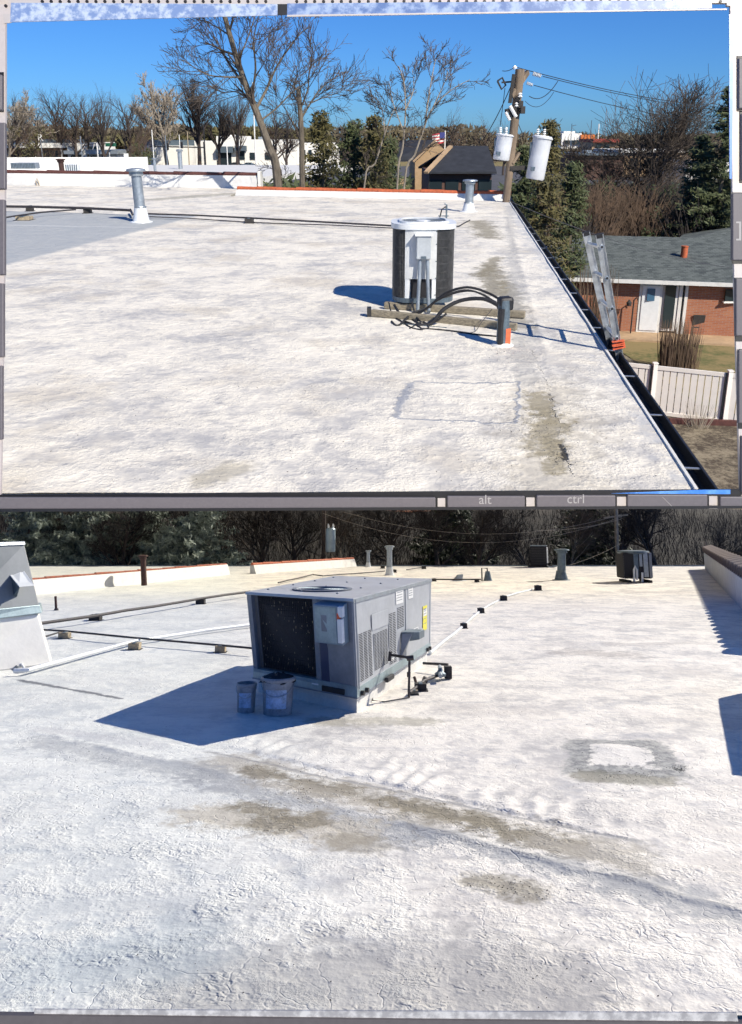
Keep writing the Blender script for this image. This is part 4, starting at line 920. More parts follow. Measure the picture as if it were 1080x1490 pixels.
def car(px, pyb, Y, L, mat, label, body=1.0, z0=GZ):
    o = Vector((at1(px, pyb, Y).x, Y, z0)); t = thing(W1, 'parked_car', label, 'car', o); m_ = MB()
    prof = [(-.5, .32), (-.5, .62), (-.44, .70), (-.30, .74), (-.20, 1.0), (.16, 1.02), (.28, .76), (.46, .68), (.5, .55), (.5, .32)]
    vs = [(x * L, y, z * 1.42 * body) for y in (-.85, .85) for (x, z) in prof]; n = len(prof)
    m_.add(vs, [tuple(range(n)), tuple(range(n, 2 * n))[::-1]] + [(i, n + i, n + (i + 1) % n, (i + 1) % n) for i in range(n)]); part('body', m_, mat, t, bev=.06)
    for x0, x1 in ((-.21, -.03), (0, .19)): m_ = MB(); m_.box(((x0 + x1) / 2 * L, -.865, 1.22 * body), ((x1 - x0) * L * .9, .03, .3)); part('window', m_, mGlassDk, t)
    for x in (-.31, .31):
        for y in (-.8, .8): m_ = MB(); m_.tube([(x * L, y - .1, .33), (x * L, y + .1, .33)], .33, 16); wl = part('wheel', m_, mBlk, t); m_ = MB(); m_.tube([(x * L, y - .12, .33), (x * L, y + .12, .33)], .18, 12); part('rim', m_, mGalv, wl)
    return t
car(377, 238, 218, 4.6, mCar, 'white car on the road behind the leaning trunk', 1.0)
car(362, 232, 240, 4.4, mGalvDk, 'grey car parked before the white shop, left of the leaning trunk')
car(343, 233, 242, 4.2, mBlk, 'dark car parked under the grey awning')
car(113, 236, 190, 4.5, mBlk, 'dark van parked before the two-tier building', 1.25)
car(137, 238, 188, 4.3, M('blue_car', (.03, .05, .12), .3, .1, .1, 3, 0), 'dark blue car right of the dark van')
car(84, 238, 195, 3.2, M('red_car', (.35, .03, .03), .3, .1, .1, 3, 0), 'small red car behind the rusty brown vent')

# ------------------------------------------------ brick houses in the middle
def gable_house(label, pxl, pxr, py_e, py_r, Y, dp, wallm, name='brick_house', rz=0, hip=0):
    a, b = at1(pxl, py_e, Y), at1(pxr, py_e, Y); rg = at1(pxl, py_r, Y + dp / 2).z; o = Vector(((a.x + b.x) / 2, Y, GZ)); L = b.x - a.x; he = a.z - GZ; hr = rg - GZ
    t = thing(W1, name, label, 'house', o, rz)
    m_ = MB(); m_.box((0, dp / 2, he / 2), (L - .5, dp - .6, he)); x_ = L / 2 - .25
    for s in ((1,) if hip else (-1, 1)): m_.add([(s * x_, .3, he), (s * x_, dp - .3, he), (s * x_, dp / 2, hr - .15)], [(0, 1, 2)])
    part('wall', m_, wallm, t)
    for (y0, z0, y1, z1) in ((-.3, he - .12, dp / 2, hr), (dp + .3, he - .12, dp / 2, hr)):
        m_ = MB(); m_.hexa([(-L / 2, y0, z0), (L / 2, y0, z0), (L / 2, y1, z1), (-L / 2 + hip, y1, z1), (-L / 2, y0, z0 + .14), (L / 2, y0, z0 + .14), (L / 2, y1, z1 + .14), (-L / 2 + hip, y1, z1 + .14)]); part('roof', m_, mRoofDk, t)
    for i in range(4):
        x = -L / 2 + L * (i + .6) / 4.2; m_ = MB(); m_.box((x, .27, he - 1.2), (.9, .08, 1.3)); wn_ = part('window', m_, mGlassDk, t)
        m_ = MB(); m_.box((x, .25, he - 1.9), (1.05, .14, .1)); part('sill', m_, mCream, wn_)
    return t
# gable wall that faces the camera
def gable_front(label, pts, Y, dp, wallm):
    P = [at1(x, y, Y) for (x, y) in pts]; o = Vector((P[0].x, Y, GZ)); t = thing(W1, 'brick_house', label, 'house', o)
    m_ = MB(); n = len(P); vs = [p - o for p in P] + [p - o + Vector((0, dp, 0)) for p in P]
    m_.add(vs, [tuple(range(n)), tuple(range(n, 2 * n))[::-1]] + [(i, n + i, n + (i + 1) % n, (i + 1) % n) for i in range(n)]); part('wall', m_, wallm, t)
    return t, o, P
t, o, P = gable_front('yellow brick house with steep gable wall left of the dark roof', [(604, 300), (604, 236), (634, 206), (652, 222), (652, 300)], 68, 10, mBrickYel)
m_ = MB()
for a, b in ((P[1], P[2]),):
    d = Vector((0, 0, .22)); m_.beam(a - o + Vector((-.15, -.1, .05)), b - o + Vector((0, -.1, .12)), .35, .16)
part('verge_trim', m_, mTanB, t)
m_ = MB(); q = [at1(576, 235, 68) - o, at1(604, 235, 68) - o, P[2] - o + Vector((0, 2, 0)), at1(582, 207, 72) - o]
m_.hexa([q[0], q[1], q[2], q[3]] + [v + Vector((0, 0, .15)) for v in q]); part('roof', m_, mRoofDk, t)
m_ = MB(); m_.box((-1.2, 1.5, 2.6), (3, 2, 5.2)); part('wing_wall', m_, mBrickYel, t)
gable_house('dark-roofed house between the yellow gable and the utility pole', 620, 722, 250, 215, 56, 9, mBrickDk, hip=2.1)
m_ = MB(); a, b = at1(620, 251, 55.4), at1(656, 215, 60.2); o_ = a.copy(); m_.beam(a - o_, b - o_ + Vector((0, 0, .1)), .3, .14); single(W1, 'verge_board', m_, mTanB, 'pale verge board along the left slope of the dark roof', 'board', loc=o_)
# flag
t = thing(W1, 'flag_pole', 'flag with red and white stripes above the gable', 'flag', Vector((at1(647, 230, 74).x, 74, GZ)))
zt = at1(647, 190, 74).z - GZ; m_ = MB(); m_.tube([(0, 0, 0), (0, 0, zt)], .05, 6); part('pole', m_, mCream, t)
mRedF = M('flag_red', (.45, .05, .06), .8, 0, .1, 3, 0); mBlueF = M('flag_blue', (.04, .05, .2), .8, 0, .1, 3, 0)
for k in range(7):
    m_ = MB(); z = zt - .15 - k * .13; vs = []
    for i in range(9): x = -i * .14 - .02; vs += [(x, .12 * math.sin(i * .9), z - .02 * i), (x, .12 * math.sin(i * .9), z - .13 - .02 * i)]
    m_.add(vs, [(2 * i, 2 * i + 1, 2 * i + 3, 2 * i + 2) for i in range(8)]); part('stripe', m_, mRedF if k % 2 == 0 else mCream, t)
m_ = MB(); m_.box((-.25, -.03, zt - .4), (.46, .02, .5)); part('canton', m_, mBlueF, t)

# ------------------------------------------------ utility pole
Yp = 26.0; s_ = Yp / FPX
pt_, pb_ = at1(757, 101, Yp), at1(737, 290, Yp); o = Vector((pb_.x - (pt_.x - pb_.x) * 1.6, Yp, GZ)); dz = (pt_ - pb_).normalized()
t = thing(W1, 'utility_pole', 'leaning wooden utility pole with crossarm and insulators above the roof corner', 'utility pole', o)
base_ = pb_ - dz * ((pb_.z - GZ) / dz.z); o_p = o
m_ = MB(); m_.tube([base_ - o, pb_ - o, pt_ - o], [6.5 * s_, 5.2 * s_, 6.4 * s_], 14); part('pole', m_, mPole, t, True)
def PP(x, y, dy=0): return at1(x, y, Yp + dy) - o_p
m_ = MB(); m_.beam(PP(744, 140, -.2), PP(768, 105, .5), .12, .14); part('crossarm', m_, mPole, t, bev=.01)
m_ = MB(); m_.beam(PP(742, 150, -.2), PP(748, 108, -.2), .1, .1); part('crossarm_brace', m_, mWoodDk, t)
m_ = MB(); m_.beam(PP(736, 162, -.25), PP(760, 155, -.1), .12, .12); part('bracket', m_, mWoodDk, t)
m_ = MB(); m_.tube([PP(750, 100, 0), PP(748, 96, 0)], [.07, .05], 10); part('insulator', m_, mPorc, t, True)
def ins(a, b, n, r):
    for i in range(n):
        p, q = a.lerp(b, i / n), a.lerp(b, (i + .55) / n); m_ = MB(); m_.tube([p, q], [r, r * .6], 10); part('insulator', m_, mPorc, t, True)
ins(PP(776, 107), PP(788, 111), 6, .075); ins(PP(767, 121), PP(776, 124), 5, .06)
for (x, y) in ((757, 142), (752, 156)): m_ = MB(); m_.lathe([(.05, 0), (.08, .03), (.04, .07), (.07, .10), (.03, .14)], 10, PP(x, y, -.2)); part('insulator', m_, mPorc, t, True)
m_ = MB(); m_.tube([PP(742, 154, -.3), PP(751, 170, -.3)], .055, 8); part('fuse_cutout', m_, mPorc, t, True)
m_ = MB(); m_.tube([PP(736, 163, -.3), PP(742, 175, -.3)], .045, 8); part('fuse_cutout', m_, mPorc, t, True)
m_ = MB(); m_.tube([PP(724, 118), PP(731, 113), PP(736, 124), PP(730, 130), PP(724, 118)], .03, 6); part('arrester_frame', m_, mWoodDk, t)
m_ = MB(); m_.beam(PP(730, 120), PP(744, 119), .05, .05); part('bracket', m_, mWoodDk, t)
for (x, y) in ((745, 165), (747, 160), (760, 160), (757, 152)): m_ = MB(); m_.box(PP(x, y, -.2), (.16, .12, .22), rz=.4); part('hardware', m_, mWoodDk, t, bev=.01)
m_ = MB(); m_.beam(PP(742, 245, -.1), PP(765, 244, 0), .1, .14); part('mounting_arm', m_, mWoodDk, t)
m_ = MB(); m_.beam(PP(746, 238, -.1), PP(756, 222, 0), .07, .08); part('brace', m_, mPole, t)
def transformer(x, yt, yb, wpx, lean, label):
    c = at1(x, yb, Yp - .1); H = (yb - yt) * s_; r = wpx * s_ / 2; t2 = thing(W1, 'pole_transformer', label, 'transformer', c); L_ = Vector((lean * H, 0, H)); f = lambda k: L_ * k
    m_ = MB(); m_.tube([f(0), f(.04), f(.5), f(.93), f(.97), f(1)], [r * .92, r, r, r, r * 1.06, r * .9], 24); part('tank', m_, mTank, t2, True)
    m_ = MB(); m_.tube([f(.93), f(.97)], [r * 1.1, r * 1.1], 24); part('lid_band', m_, mTank, t2, True)
    for dx in (-.6, .1):
        m_ = MB()
        for k in range(4): m_.lathe([(.055, k * .055), (.025, k * .055 + .04)], 10, f(1) + Vector((dx * r, -.05, 0)))
        part('bushing', m_, mPorc, t2, True)
    m_ = MB(); m_.box(f(.25) + Vector((-r * .55, -r * .75, 0)), (.13, .1, .12)); part('terminal_box', m_, mGalvDk, t2)
    m_ = MB(); m_.box(f(.6) + Vector((-r * .9, 0, 0)), (.1, .12, H * .5)); part('mount_bracket', m_, mGalvDk, t2)
    return t2
transformer(729, 198, 233, 23, .12, 'left white transformer hanging on the utility pole')
transformer(778, 202, 261, 26, .14, 'right white transformer, longer one leaning beside the utility pole')
def wire1(a, b, sag, r, label):
    A_, B_ = at1(*a), at1(*b); m_ = MB(); m_.wire((0, 0, 0), B_ - A_, sag, r); single(W1, 'power_line', m_, mWire, label, 'wire', loc=A_)
wire1((752, 98, Yp), (1090, 158, 40), .25, .014, 'top power line running right from the pole head')
wire1((790, 111, Yp), (1090, 163, 42), .2, .013, 'second power line beyond the white insulator string')
wire1((777, 124, Yp), (1090, 182, 44), .25, .013, 'lowest power line running right from the pole')
wire1((770, 140, Yp), (812, 118, 27.5), .25, .014, 'slack jumper wire below the insulators')
wire1((764, 147, Yp), (806, 134, 27.5), .3, .01, 'lower slack jumper wire right of the pole')
wire1((744, 125, Yp - .1), (702, 205, 30), .12, .018, 'thick service wire dropping left from the pole')
wire1((735, 128, Yp), (728, 183, Yp), .02, .012, 'thin drop wire to the left transformer')
wire1((752, 172, Yp), (762, 196, Yp), .05, .012, 'thin drop wire to the right transformer')
wire1((-10, 159, 60), (250, 170, 60), .2, .02, 'pale overhead wire crossing the left trees')
wire1((750, 97, Yp), (731, 103, Yp), .05, .012, 'short jumper wire at the pole head')
wire1((740, 292, 24), (1080, 392, 30), .3, .012, 'dark wire crossing before the grey house roof')

# ------------------------------------------------ brick house on the right
oH = Vector((0, 0, GZ)); eL, eR = at1(790, 403, 35.6), at1(1120, 413, 33.6)
t = thing(W1, 'neighbour_house', 'low red brick house with grey shingle roof behind the ladder', 'house', Vector((eL.x, eL.y, GZ))); oH = Vector((eL.x, eL.y, GZ))
ze = eL.z - GZ; dH = (eR - eL); dH.z = 0; LH = dH.length; dH.normalize(); nH = Vector((-dH.y, dH.x, 0))
def HP(u, v, z): return dH * u + nH * v + Vector((0, 0, z))
zr_ = at1(900, 344, 41).z - GZ
m_ = MB(); m_.hexa([HP(-1.6, -.45, ze), HP(LH, -.45, ze), HP(LH, 5.8, zr_), HP(1.4, 5.8, zr_)] + [HP(-1.6, -.45, ze + .09), HP(LH, -.45, ze + .09), HP(LH, 5.8, zr_ + .09), HP(1.4, 5.8, zr_ + .09)]); part('roof', m_, mShingle, t)
m_ = MB(); m_.hexa([HP(1.4, 5.8, zr_), HP(LH, 5.8, zr_), HP(LH, 12, ze), HP(-1.6, 12, ze)] + [HP(1.4, 5.8, zr_ + .09), HP(LH, 5.8, zr_ + .09), HP(LH, 12, ze + .09), HP(-1.6, 12, ze + .09)]); part('roof', m_, mShingle, t)
m_ = MB(); m_.add([HP(-1.6, -.45, ze + .09), HP(1.4, 5.8, zr_ + .09), HP(-1.6, 12, ze + .09)], [(0, 1, 2)]); part('roof', m_, mShingle, t)
pw = at1(1010, 350, 39.3) - oH
m_ = MB(); a_ = HP(6.2, 4.9, zr_ - .12); b2_ = at1(1075, 329, 42) - oH; c_ = HP(LH, 3.2, zr_ - .5); m_.add([a_, c_, b2_, a_ + Vector((2, 4, 0))], [(0, 1, 2), (0, 2, 3)]); part('cross_roof', m_, mShingle, t)
m_ = MB(); m_.beam(HP(-1.65, -.5, ze + .02), HP(LH, -.5, ze + .02), .05, .17); part('fascia', m_, mWhite, t)
m_ = MB(); m_.hexa([HP(-1.2, 0, 0), HP(2.55, 0, 0), HP(2.55, .25, 0), HP(-1.2, .25, 0)] + [HP(-1.2, 0, ze), HP(2.55, 0, ze), HP(2.55, .25, ze), HP(-1.2, .25, ze)]); part('wall', m_, mBrick, t)
def hx(px): return (at1(px, 440, 35).x - eL.x) / dH.x
uD0, uD1, uS1, uE = hx(926), hx(957), hx(978), hx(990)
for nm, u0, u1, v0, z0, z1, mat in (('wall', hx(862), uD0, 0, 0, ze, mBrick), ('wall', uE, LH, 0, 0, ze, mBrick), ('step', hx(888), LH, -1.6, -.02, .10, mTanB), ('door_frame', uD0, uD1, -.03, .1, ze - .06, mWhite), ('window_frame', uD1 + .02, uS1, -.02, .2, ze - .05, mWhite), ('wall_post', uS1 + .02, uS1 + .16, -.06, .1, ze, mWhite), ('wall_post', uE - .12, uE, -.08, .1, ze, mWhite), ('wall', uS1, uE, .3, .1, ze, mGlassDk)):
    m_ = MB(); m_.hexa([HP(u0, v0, z0), HP(u1, v0, z0), HP(u1, .28, z0), HP(u0, .28, z0)] + [HP(u0, v0, z1), HP(u1, v0, z1), HP(u1, .28, z1), HP(u0, .28, z1)]); po = part(nm, m_, mat, t)
    if nm == 'door_frame':
        m_ = MB(); m_.hexa([HP(u0 + .12, -.07, .2), HP(u1 - .12, -.07, .2), HP(u1 - .12, -.04, .2), HP(u0 + .12, -.04, .2)] + [HP(u0 + .12, -.07, z1 - .15), HP(u1 - .12, -.07, z1 - .15), HP(u1 - .12, -.04, z1 - .15), HP(u0 + .12, -.04, z1 - .15)]); part('door', m_, mWhiteM, po)
        m_ = MB(); m_.box(HP((u0 + u1) / 2, -.09, z1 - .55), (.35, .03, .55)); part('pane', m_, M('blue_glass', (.05, .12, .2), .1, 0, .1, 3, 0), po)
    if nm == 'window_frame':
        m_ = MB(); m_.box(HP((u0 + u1) / 2, -.05, (z0 + z1) / 2), ((u1 - u0) * .78, .03, z1 - z0 - .25)); part('pane', m_, mGlassDk, po)
m_ = MB(); m_.box(HP(hx(1050), -.05, ze - .5), (.8, .1, .5)); w_ = part('window', m_, mGlassDk, t); m_ = MB(); m_.box(HP(hx(1050), -.07, ze - .8), (.9, .16, .07)); part('sill', m_, mCream, w_)
cp = at1(994, 384, 37.0) - oH; m_ = MB(); m_.lathe([(.16, -.3), (.15, .78), (.17, .79), (.17, .84), (.1, .85)], 14, cp); c_ = part('chimney_pipe', m_, mTerra, t, True); m_ = MB(); m_.lathe([(.28, -.28), (.2, -.02), (.16, .02)], 14, cp); part('flashing', m_, mWhiteM, c_, True)
cp = at1(1047, 399, 35.6) - oH; m_ = MB(); m_.tube([cp, cp + Vector((0, 0, .35))], .04, 8); part('vent_stack', m_, mWhiteM, t)
m_ = MB(); q = [at1(792, 364, 36.6) - oH, at1(810, 357, 37.5) - oH]; m_.beam(q[0] + Vector((0, 0, .1)), q[1] + Vector((0, 0, .1)), .25, .06); part('gutter_board', m_, mAlu, t)

# yard things
def yard(px, py, name, label, cat): return thing(W1, name, label, cat, g1(px, py, GZ))
t = yard(965, 476, 'barbecue_grill', 'grey barbecue grill with shelf in front of the glass door', 'grill')
m_ = MB(); m_.box((0, 0, .45), (.62, .5, .72)); part('cabinet', m_, mGalv, t, bev=.01); m_ = MB(); m_.box((0, 0, .87), (1.15, .5, .06)); part('shelf', m_, mGalvDk, t)
m_ = MB(); m_.tube([(-.32, 0, .98), (.32, 0, .98)], .2, 12); part('lid', m_, mGalvDk, t, True)
for sx in (-.25, .25): m_ = MB(); m_.tube([(sx, -.28, .05), (sx, -.22, .05)], .06, 10); part('wheel', m_, mBlk, t)
t = yard(917, 488, 'bird_feeder_pole', 'dark pole with feeder standing left of the grill', 'feeder'); m_ = MB(); m_.tube([(0, 0, 0), (.02, 0, 1.6), (.15, 0, 1.72), (.2, 0, 1.6)], .03, 6); part('pole', m_, mBlk, t); m_ = MB(); m_.lathe([(.1, 1.35), (.12, 1.5), (.02, 1.62)], 10, (-.18, 0, 0)); part('feeder', m_, mWoodDk, t)
t = yard(905, 478, 'garden_cart', 'dark kettle grill beside the ladder', 'grill'); m_ = MB(); m_.lathe([(.05, .35), (.22, .5), (.25, .62), (.2, .78), (.03, .84)], 14); part('bowl', m_, mBlk, t, True)
for k in range(3): m_ = MB(); m_.tube([(.05 * math.cos(k * 2.1), .05 * math.sin(k * 2.1), .4), (.24 * math.cos(k * 2.1), .24 * math.sin(k * 2.1), 0)], .015, 5); part('leg', m_, mGalvDk, t)
t = yard(1010, 474, 'patio_table', 'dark patio table with slatted top beside the brick wall', 'table'); m_ = MB(); m_.box((0, 0, .74), (1.6, .9, .05)); part('table_top', m_, mWood, t)
for sx in (-.7, .7):
    for sy in (-.38, .38): m_ = MB(); m_.beam((sx, sy, 0), (sx, sy, .72), .06, .06); part('leg', m_, mBlk, t)
def chair_(px, py, lab, mat, rz):
    p = g1(px, py, GZ); t = thing(W1, 'garden_chair', lab, 'chair', p, rz); m_ = MB(); m_.box((0, 0, .42), (.5, .48, .05)); part('seat', m_, mat, t); m_ = MB(); m_.box((0, .24, .72), (.5, .05, .55), rx=-.2); part('backrest', m_, mat, t)
    for sx in (-.22, .22):
        for sy in (-.2, .2): m_ = MB(); m_.beam((sx, sy, 0), (sx, sy, .42), .04, .04); part('leg', m_, mat, t)
        m_ = MB(); m_.beam((sx * 1.1, -.2, .62), (sx * 1.1, .22, .62), .05, .03); part('armrest', m_, mat, t)
chair_(1033, 478, 'pale covered garden chair right of the patio table', mTan, .4); chair_(990, 482, 'dark garden chair left of the patio table', mGalvDk, -.5); chair_(1012, 488, 'dark garden chair in front of the patio table', mWoodDk, 3.0)
t = yard(1064, 486, 'plant_tub', 'blue green tub on the lawn at the print edge', 'tub'); m_ = MB(); m_.lathe([(.16, 0), (.2, .38), (.22, .4), (.18, .4), (.15, .1)], 14); part('tub', m_, M('teal_plastic', (.02, .16, .18), .4, 0, .1, 4, 0), t, True); m_ = MB(); m_.lathe([(.14, .34), (.02, .36)], 12); part('soil', m_, mBrownB, t)
rr = random.Random(77); mb = MB()
for i in range(330):
    a = Vector((rr.uniform(-.62, .62), rr.uniform(-.4, .4), 0)); b = Vector((a.x * rr.uniform(.9, 1.35), a.y * 1.3, rr.uniform(1.2, 2.15))); mb.tube([a, a.lerp(b, .5) + Vector((rr.uniform(-.05, .05), 0, 0)), b], [.014, .010, .004], 3, False)
t = thing(W1, 'bare_bush', 'tall bundle of bare upright stems behind the white fence', 'bush', g1(984, 545, GZ)); part('stems', mb, mTwigBrown, t)
mb = MB()
for i in range(110):
    a = Vector((rr.uniform(-.8, .8), rr.uniform(-.5, .5), 0)); b = Vector((a.x * 1.4, a.y * 1.4, rr.uniform(1.5, 3.6))); mb.tube([a, a.lerp(b, .5) + Vector((rr.uniform(-.2, .2), 0, 0)), b], [.03, .02, .006], 3, False)
t = thing(W1, 'bare_bush', 'loose dark bush half hidden behind the ladder', 'bush', g1(860, 505, GZ)); part('stems', mb, mTwigBrown, t)
mb = MB()
for i in range(50):
    a = Vector((rr.uniform(-.3, .3), rr.uniform(-.2, .2), 0)); b = Vector((a.x * 2, a.y * 2, rr.uniform(.3, .9))); mb.tube([a, b], [.008, .003], 3, False)
t = thing(W1, 'bare_bush', 'low dry weeds in front of the white fence', 'weeds', g1(1015, 622, GZ)); part('stems', mb, mTwigPale, t)
# fence
fa, fb = g1(893, 596, GZ), g1(1100, 622, GZ); fd = (fb - fa).normalized(); LF = (fb - fa).length
mFence = M('vinyl_fence', (.80, .75, .68), .55, 0, .05, 3, .1, .004, .3, (.5, .44, .38))
t = thing(W1, 'fence', 'white vinyl panel fence below the ladder at the right', 'fence', fa); fn = Vector((-fd.y, fd.x, 0))
posts = [(g1(x, y, GZ) - fa).dot(fd) for x, y in ((946, 602.7), (1053, 616))]; dpst = posts[1] - posts[0]
us = [posts[0] - dpst, posts[0], posts[1], posts[1] + dpst]; hF = 1.62
for u in us:
    m_ = MB(); m_.beam(fd * u, fd * u + Vector((0, 0, hF + .06)), .13, .13); po = part('post', m_, mFence, t, bev=.006); m_ = MB(); m_.beam(fd * u + Vector((0, 0, hF + .06)), fd * u + Vector((0, 0, hF + .10)), .16, .16); part('post_cap', m_, mFence, po)
    m_ = MB(); m_.beam(fd * (u - .10) - fn * .03, fd * (u - .10) - fn * .03 + Vector((0, 0, hF)), .05, .05); part('steel_post', m_, mGutter, t)
pk = None
for u0, u1 in zip(us, us[1:]):
    for z in (.08, hF - .06): m_ = MB(); m_.beam(fd * (u0 + .07) + Vector((0, 0, z)), fd * (u1 - .07) + Vector((0, 0, z)), .07, .12); part('rail', m_, mFence, t)
    n = int((u1 - u0 - .14) / .19)
    if pk is None: m_ = MB(); m_.beam((0, 0, .12), Vector((0, 0, hF - .1)), .176, .026, up=fn); pk = m_.mesh('plank', mFence)
    for i in range(n): o_ = part('plank', pk, None, t); o_.location = fd * (u0 + .07 + .095 + i * (u1 - u0 - .14) / n)
# ================================================================== LOWER PRINT
g2, at2 = W2.g, W2.at
hf2 = hterr(W2, 2)
pys = [1476 - (1476 - 824) * (i / 430) for i in range(431)]
YE = g2(540, 824).y
wa, wb = Vector((*g2(1026, 828).xy, 0)), Vector((*g2(1128, 941).xy, 0))
def right2(Y): return min(.52 * Y + .6, wa.x + (Y - wa.y) * (wa.x - wb.x) / (wa.y - wb.y) + .3) if Y > 12 else .52 * Y + .6
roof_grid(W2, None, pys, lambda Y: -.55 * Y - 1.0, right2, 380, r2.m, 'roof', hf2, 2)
YB = g2(540, 1476).y
mb = MB(); mb.prism([(-3, YB), (3, YB), (9, 20), (right2(YE), YE), (-.55 * YE - 1, YE)], -.9, -.08); struct(W2, 'roof_deck', mb, mCream)
mb = MB(); mb.beam((-30, YE + .05, .0), (right2(YE), YE + .05, .0), .16, .12); single(W2, 'roof_edge_trim', mb, mGalvDk, 'grey metal trim along the far edge of the lower roof', 'trim')
mEarth, b_ = newmat('wooded_bank'); n_ = noise(coords(), .3, 6, .7); finish(b_, mix(smooth(n_, .4, .62), (.014, .012, .010), (.04, .034, .026)), .95, n_, 1, .1)
vs, fs = [], []; nx, ny = 60, 24
for j in range(ny + 1):
    for i in range(nx + 1):
        x = -60 + 120 * i / nx; f = j / ny; y = YE + 1 + f * 26; vs.append((x, y, -2.2 + 6.3 * f ** 1.3 + .8 * mnoise.noise((x * .12, y * .12, 2))))
for j in range(ny):
    for i in range(nx): k = j * (nx + 1) + i; fs.append((k, k + 1, k + nx + 2, k + nx + 1))
mb = MB(); mb.v = vs; mb.f = fs; mb.m = [0] * len(fs); struct(W2, 'hillside', mb, mEarth, True)

# parapets on the left
mTerraMid = M('weathered_terracotta', (.26, .075, .04), .8, 0, .4, 9, .5, .006, .4, (.12, .06, .05))
parapet(W2, Vector((*g2(-20, 872).xy, 0)), Vector((*g2(331, 836).xy, 0)), .48, .22, mWhite, mTerraMid, 'long white parapet with terracotta coping at the left of the lower roof', 17, tr=.05)
parapet(W2, Vector((*g2(369, 835).xy, 0)), Vector((*g2(516, 824).xy, 0)), .42, .22, mWhite, mTerra, 'shorter white parapet with terracotta coping behind the big rooftop unit', 12, tr=.075)
# right parapet with barrel tiles
t = thing(W2, 'parapet_wall', 'right parapet of the lower roof with grey barrel tiles on top', 'wall', wa); d = wb - wa; L = d.length; d.normalize(); sd = Vector((-d.y, d.x, 0))
m_ = MB(); h_ = .88
sec = [(0, -.1), (0, h_), (.3, h_ + .07), (.3, -.1)]
vs = [p + sd * o + Vector((0, 0, z)) for p in (Vector((0, 0, 0)), d * L) for (o, z) in sec]; m_.add(vs, [(0, 1, 2, 3), (7, 6, 5, 4)] + [(i, 4 + i, 4 + (i + 1) % 4, (i + 1) % 4) for i in range(4)]); part('wall', m_, M('parapet_skin', (.50, .52, .55), .7, 0, .12, 2), t)
nt = 44; q = MB(); w_ = L / nt; vs = []; n8 = 6
for yy, k in ((-.05, 1.0), (.40, 1.0)):
    for j in range(n8 + 1): an = math.pi * j / n8; vs.append(d * (w_ * .5 * math.cos(an)) + sd * yy + Vector((0, 0, w_ * .42 * math.sin(an) + yy * .22)))
    for j in range(n8 + 1): an = math.pi * j / n8; vs.append(d * (w_ * .42 * math.cos(an)) + sd * yy + Vector((0, 0, w_ * .34 * math.sin(an) + yy * .22)))
n9 = n8 + 1; fs = []
for j in range(n8): fs += [(j, j + 1, 2 * n9 + j + 1, 2 * n9 + j), (n9 + j, 3 * n9 + j, 3 * n9 + j + 1, n9 + j + 1), (j, n9 + j, n9 + j + 1, j + 1)]
q.add(vs, fs); tm = q.mesh('barrel_tile', mTileGrey, True)
for i in range(nt): o_ = part('barrel_tile', tm, None, t); o_.location = d * (w_ * (i + .5)) + Vector((0, 0, h_ + .06 + .012 * math.sin(i * 3.1)))
m_ = MB(); q0 = Vector((5.95, 11.95, 0)); m_.beam((0, 0, .6), Vector((-1.3, -3.3, .6)), .3, 1.25); single(W2, 'parapet_wall', m_, mWhite, 'near end of the right parapet whose blue shadow falls at the right edge', 'wall', loc=q0 + Vector((.1, 0, 0)))

# ------------------------------------------------ big packaged rooftop unit
ZB, ZT = .27, 1.35
FB, LB, RB = g2(520, 1005, ZB), g2(370, 977, ZB), g2(626, 937, ZB); BB = LB + RB - FB
FT, LT, RT, BT = g2(514, 871, ZT), g2(359, 861, ZT), g2(627, 842, ZT), g2(487, 838, ZT); BB = BB.lerp(Vector((BT.x, BT.y, ZB)), .5)
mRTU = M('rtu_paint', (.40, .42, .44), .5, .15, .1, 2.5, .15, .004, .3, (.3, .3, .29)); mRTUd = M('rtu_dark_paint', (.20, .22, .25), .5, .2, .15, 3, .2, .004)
mRail = M('rtu_base_rail', (.30, .38, .40), .45, .5, .2, 4, .2, .004, .35, (.18, .2, .2)); mLab = M('white_label', (.75, .75, .72), .5, 0, .05, 8, 0); mYel = M('yellow_label', (.75, .68, .05), .5, 0, .05, 8, 0)
O2 = Vector((FB.x, FB.y, 0)); t = rtu = thing(W2, 'rooftop_unit', 'large grey packaged air conditioning unit on a white curb', 'air conditioner', O2)
class Face:
    def __init__(s, b0, b1, t0, t1): s.b0, s.b1, s.t0, s.t1 = b0, b1, t0, t1; s.n = (b1 - b0).cross(t0 - b0).normalized()
    def p(s, u, v, o=0): return s.b0.lerp(s.b1, u).lerp(s.t0.lerp(s.t1, u), v) + s.n * o - O2
    def slab(s, mb, u0, u1, v0, v1, o0, o1): return mb.hexa([s.p(u0, v0, o0), s.p(u1, v0, o0), s.p(u1, v0, o1), s.p(u0, v0, o1), s.p(u0, v1, o0), s.p(u1, v1, o0), s.p(u1, v1, o1), s.p(u0, v1, o1)])
FL = Face(LB, FB, LT, FT); FR = Face(FB, RB, FT, RT)
def pp(face, nm, mat, u0, u1, v0, v1, o0=0, o1=.02, parent=None, bev=0): m_ = MB(); face.slab(m_, u0, u1, v0, v1, o0, o1); return part(nm, m_, mat, parent or t, bev=bev)
